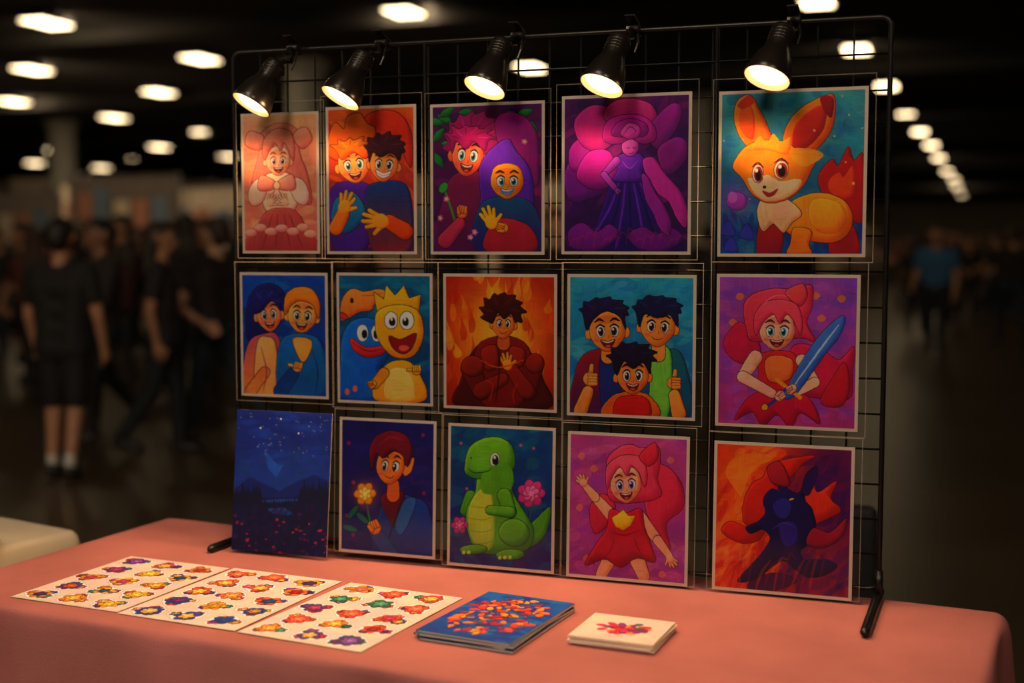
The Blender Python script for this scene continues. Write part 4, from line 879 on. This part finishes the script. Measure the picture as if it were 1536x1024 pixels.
    for p,q,a,b_,l in C:
        p_=np.array(p);d=np.array(q-p);L2=max(1e-9,(d@d)); t=np.clip(((cen-p_)@d)/L2,0,1); ds=np.linalg.norm(cen-(p_+t[:,None]*d),axis=1)-(a+(b_-a)*t)
        if l=='hair': ds=np.where((cen[:,1]>.045)&(cen[:,2]<.965*H),9,ds)
        u=ds<best; best[u]=ds[u]; lab[u]=labs.index(l)
    m2.materials.clear()
    for mm in (cmat('skin',skin,.55),cmat('hair',hair,.6),cmat('shirt_fabric',shirt),cmat('trouser_fabric',pants),cmat('shoe_rubber',shoe,.5),cmat('sock_cotton',(.6,.58,.52)),cmat('backpack_nylon',bagc or (.02,.02,.02)),cmat('eye_dark',(.02,.012,.01),.2),cmat('lips',(.35,.1,.08),.4),cmat('eye_white',(.75,.72,.68),.3)): m2.materials.append(mm)
    m2.polygons.foreach_set('material_index',lab.astype(np.int32)); m2.polygons.foreach_set('use_smooth',[True]*n)
    bm=bmesh.new(); bm.from_mesh(m2)
    def blob(loc,sc_,mi):
        g=bmesh.ops.create_icosphere(bm,subdivisions=2,radius=1,matrix=Matrix.Translation(loc)@Matrix.Diagonal((*sc_,1)))
        for v in g['verts']:
            for f in v.link_faces: f.material_index=mi; f.smooth=True
    for sx in(-1,1):
        blob((sx*.032,.0915,.932*H),(.014,.009,.008),9); blob((sx*.032,.097,.932*H),(.0065,.006,.0068),7); blob((sx*.033,.098,.944*H),(.018,.006,.0035),1)
    blob((0,.098,.893*H),(.023,.008,.0055),8)
    bm.to_mesh(m2); bm.free(); m2.name=name
    return m2
sk1=(.46,.22,.12);sk2=(.30,.14,.075);sk3=(.55,.30,.18); blk=(.008,.007,.007)
V=[person_mesh('man_black_shorts',sk1,(.012,.009,.008),blk,(.007,.007,.008),(.03,.03,.03),shorts=True,stride=.15,arms=(.12,.05),elb=(.25,.3),vox=.009),
 person_mesh('woman_long_hair',sk1,(.02,.010,.006),(.012,.009,.010),(.012,.014,.02),(.02,.02,.02),hairlen='long',stride=.5,arms=(.35,-.2),elb=(.6,.4),vox=.009),
 person_mesh('woman_jeans',sk3,(.03,.014,.008),(.018,.012,.010),(.013,.022,.04),(.05,.04,.03),hairlen='bun',stride=.8,arms=(.4,-.3),elb=(.9,.3)),
 person_mesh('man_blue_shirt',sk1,(.02,.012,.008),(.03,.12,.25),(.01,.012,.02),(.02,.02,.02),stride=.3,arms=(.1,.1),elb=(.3,.9)),
 person_mesh('man_long_sleeve',sk2,(.01,.008,.008),(.022,.018,.017),(.015,.014,.014),(.08,.07,.06),sleeve='long',stride=.6,arms=(.3,-.3),elb=(.4,.4),bagc=(.05,.012,.01)),
 person_mesh('woman_red_top',sk3,(.05,.02,.01),(.09,.02,.015),(.012,.012,.016),(.03,.03,.03),hairlen='long',stride=.4,arms=(.6,.1),elb=(1.1,.3)),
 person_mesh('person_grey',sk1,(.015,.01,.01),(.06,.05,.04),(.02,.02,.025),(.05,.05,.05),sleeve='long',stride=.1,arms=(.05,.1),elb=(.3,.2)),]
MINZ=[]
for m_ in V:
    a=np.empty(len(m_.vertices)*3); m_.vertices.foreach_get('co',a); MINZ.append(float(a[2::3].min()))
def person(v,x,y,rot,h=1.68):
    o=link(bpy.data.objects.new('person',V[v])); s=h/1.7; o.location=(x,y,-MINZ[v]*s); o.rotation_euler=(0,0,math.radians(rot)); o.scale=(s,s,s)
person(0,-5.42,6.82,12,1.66); person(1,-5.30,7.75,-60,1.66); person(2,-5.35,8.55,75,1.72); person(4,-6.15,8.2,150,1.7)
person(5,-8.4,10.2,30,1.65); person(4,-6.75,10.6,200,1.75); person(6,-9.3,11.2,100,1.7)
person(3,-.12,17.2,170,1.74)
rr=random.Random(21)
taken=[(-5.4,6.8),(-5.3,7.7),(-5.35,8.5),(-6.1,8.2)]
def far_ok(x,y):
    for a,b_ in taken:
        if (a-x)**2+(b_-y)**2<.8**2: return False
    taken.append((x,y)); return True
cnt=0
while cnt<50:
    y=rr.uniform(10.5,21); x=-y*rr.uniform(.50,.92)
    if far_ok(x,y): person(rr.choice([0,1,2,4,5,6,1,4]),x,y,rr.uniform(0,360),rr.uniform(1.58,1.84)); cnt+=1
cnt=0
while cnt<36:
    y=rr.uniform(20,60); x=y*rr.uniform(-.04,.062)
    if far_ok(x,y): person(rr.choice([0,1,2,4,5,6]),x,y,rr.uniform(0,360),rr.uniform(1.58,1.84)); cnt+=1
cnt=0
while cnt<14:
    y=rr.uniform(9,20); x=-y*rr.uniform(.12,.48)
    if far_ok(x,y): person(rr.choice([0,1,2,4,5,6]),x,y,rr.uniform(0,360),rr.uniform(1.58,1.84)); cnt+=1

# ------------------------------------------------------------------ distant booths
def booth_mesh(name,drape,clothc,seed):
    r=random.Random(seed); m=MB(); W=3.0
    for x in (-W/2,W/2): m.tube([(x,0,0),(x,0,2.5)],.025,8,1); m.box(x-.2,x+.2,-.2,.2,0,.01,1)
    m.tube([(-W/2,0,2.47),(W/2,0,2.47)],.02,8,1)
    n=90; v=[];f=[]
    for z in (.04,2.45):
        for i in range(n+1): x=-W/2+.03+(W-.06)*i/n; v.append((x,.05*math.sin(i*1.05)+.02*math.sin(i*.37),z))
    for i in range(n): f.append((i,i+1,n+2+i,n+1+i))
    m.add(v,f,0)
    for k in range(5):
        x=-1.25+k*.52+r.uniform(-.05,.05); z=r.uniform(1.3,1.7); m.box(x,x+.4,-.11,-.09,z,z+r.uniform(.45,.7),3+k%3)
    m.box(-1.1,1.1,-1.25,-.65,.70,.75,2); 
    n=60; v=[];f=[]
    for z in (.03,.745):
        for i in range(n+1): 
            x=-1.12+2.24*i/n; v.append((x,-1.27+.02*math.sin(i*.9)*(1 if z<.5 else .1),z))
    for i in range(n): f.append((i,i+1,n+2+i,n+1+i))
    m.add(v,f,2)
    for k in range(9):
        x=-1.0+k*.23; hh=r.uniform(.08,.3); m.box(x,x+.15,-1.1,-1.0+.05*r.random(),.75,.75+hh,3+k%3); m.box(x+.02,x+.1,-.95,-.8,.75,.75+hh*.6,3+(k+1)%3)
    me=bpy.data.meshes.new(name); me.from_pydata(m.v,[],m.f)
    for mm in (cmat('drape_fabric',drape),METAL,cmat('booth_cloth',clothc),cmat('poster_print',(.45,.2,.13)),cmat('poster_print',(.14,.2,.28)),cmat('poster_print',(.6,.5,.36))): me.materials.append(mm)
    me.polygons.foreach_set('material_index',m.m); return me
BM=[booth_mesh('booth_a',(.6,.52,.44),(.08,.06,.06),1),booth_mesh('booth_b',(.18,.15,.13),(.35,.3,.25),2),booth_mesh('booth_c',(.7,.6,.48),(.2,.05,.06),3),booth_mesh('booth_d',(.34,.27,.22),(.06,.06,.08),4)]
def booth(x,y,rot,sz=1.):
    o=link(bpy.data.objects.new('exhibitor_booth',rr.choice(BM))); o.location=(x,y,0); o.rotation_euler=(0,0,math.radians(rot)); o.scale=(1,1,sz)
for y,sz in ((25,1.15),(33,1.3),(42,1.55)):
    x=-44.
    while x<-5: booth(x,y+rr.uniform(-.2,.2),0,sz*rr.uniform(.9,1.1)); x+=3.25
for y in range(34,100,4): booth(6.0,y,-90)
for y in range(48,100,4): booth(-4.4,y,90)

# ------------------------------------------------------------------ hall shell
FL=mat('polished_concrete',(.060,.040,.022),.34,noise=.25,nscale=.6,bump=.05,bscale=3)
WL=mat('hall_wall_paint',(.45,.40,.31),.8,noise=.1,nscale=.5); CE=mat('dark_ceiling_deck',(.010,.009,.008),.9,noise=.2,nscale=.5)
HX0,HX1,HY0,HY1,HZ=-75,22,-14,135,5.9
def slab(name,a,m_): q=MB(); q.box(*a); return q.obj(name,[m_])
slab('floor',(HX0,HX1,HY0,HY1,-.1,0),FL); slab('ceiling',(HX0,HX1,HY0,HY1,HZ,HZ+.1),CE)
slab('wall_back',(HX0,HX1,HY1,HY1+.2,0,HZ),WL); slab('wall_front',(HX0,HX1,HY0-.2,HY0,0,HZ),WL)
slab('wall_left',(HX0-.2,HX0,HY0,HY1,0,HZ),WL); slab('wall_right',(HX1,HX1+.2,HY0,HY1,0,HZ),WL)
bmh=MB()
for y in range(-8,132,10): bmh.box(HX0,HX1,y-.08,y+.08,HZ-.3,HZ)
bmh.obj('ceiling_beam_1',[CE])  # roof beams under the ceiling deck
CC=mat('painted_concrete_column',(.38,.37,.33),.7,noise=.1,nscale=2)
for x,y in [(-14.7,27.6),(-6.9,36.5),(-30,38),(-14.7,52),(8,36.5),(8,12)]:
    m=MB(); m.lathe([(.52,0),(.52,.15),(.46,.18),(.46,5.55),(.6,5.75),(.6,HZ)],28); m.obj('hall_column',[CC],smooth=True,loc=(x,y,0))
FH=mat('fixture_housing',(.05,.05,.05),.5,noise=.1)
FE=mat('fluorescent_diffuser',(.8,.75,.6),.5,emis=(1,.74,.42),es=10)
fm=MB(); w,d=.25,.44; fm.box(-w-.04,w+.04,-d-.04,d+.04,.02,.12,0); fm.box(-w,w,-d,d,0,.03,1)
for sx in(-1,1): fm.tube([(sx*.2,0,.12),(sx*.2,0,.19)],.01,6,0)
fme=bpy.data.meshes.new('hall_light'); fme.from_pydata(fm.v,[],fm.f); fme.materials.append(FH); fme.materials.append(FE); fme.polygons.foreach_set('material_index',fm.m)
FX=[(-9.468,21.636),(-9.553,29.234),(-16.374,20.384),(-16.236,25.435),(-21.077,25.658),(-20.882,30.602),(-26.332,31.197),(-26.478,36.216),(-26.755,42.048),(-32.715,42.57),(-32.621,47.768),(-33.023,53.901),(-38.173,47.962),(-38.176,53.145),(-45.25,55.085),(-44.525,59.653),(-51.439,66.901),(-2.252,22.957),(-1.961,28.847),(-1.633,35.765),(-1.376,43.203),(-1.065,50.54),(-.737,57.495),(-.49,66.047),(-.121,78.282),(.3,88),(.572,99.423),(1.114,115.687),
 (-9.5,14),(-9.5,7),(-16.3,15),(-16.3,9),(-2.5,16.5),(-9.5,0),(5,10),(5,20),(-9.5,-7)]  # this row: unseen fixtures added around the view for hall lighting
def lit_fixture(x,y,e,size,tgt,col=(1,.78,.56)):
    o=link(bpy.data.objects.new('ceiling_light_fixture',fme)); o.location=(x,y,5.71)
    if not e: return
    l=bpy.data.lights.new('fill_light','AREA'); l.shape='RECTANGLE'; l.size=size; l.size_y=size; l.energy=e; l.color=col
    lo=link(bpy.data.objects.new('fill_light',l),o); lo.location=(0,0,-.04)
    t=Vector(tgt)-Vector((x,y,5.67)); lo.rotation_euler=t.to_track_quat('-Z','Y').to_euler()
for i,(x,y) in enumerate(FX):
    e={0:90,2:120,4:130,6:110,18:70,20:90,23:120,26:160}.get(i,0)  # some fixtures get an added area light to brighten the hall behind
    lit_fixture(x,y,e,.9,(x-.5,y+6,0),(1,.72,.42))
S_=(-.9,2.7,1.3)
lit_fixture(-1.2,-3.6,165,1.3,S_); lit_fixture(-5.2,-2.6,145,1.3,S_); lit_fixture(2.6,-2.6,140,1.3,S_); lit_fixture(-1.4,-.1,75,1.3,S_)  # made-up unseen fixtures, added as fill light for prints and table
wd=bpy.data.worlds.new('hall_ambient'); sc.world=wd; wd.use_nodes=True
wd.node_tree.nodes['Background'].inputs[0].default_value=(.02,.015,.01,1); wd.node_tree.nodes['Background'].inputs[1].default_value=.3

# ------------------------------------------------------------------ camera
cd=bpy.data.cameras.new('camera'); cam=link(bpy.data.objects.new('camera',cd)); cam.location=(0,0,1.52)
cam.rotation_euler=(math.radians(90-4.4),0,math.radians(18.9))
cd.sensor_width=36; cd.lens=36*1900/1536; cd.clip_end=400
cd.dof.use_dof=True; cd.dof.focus_distance=2.76; cd.dof.aperture_fstop=1.35
sc.camera=cam
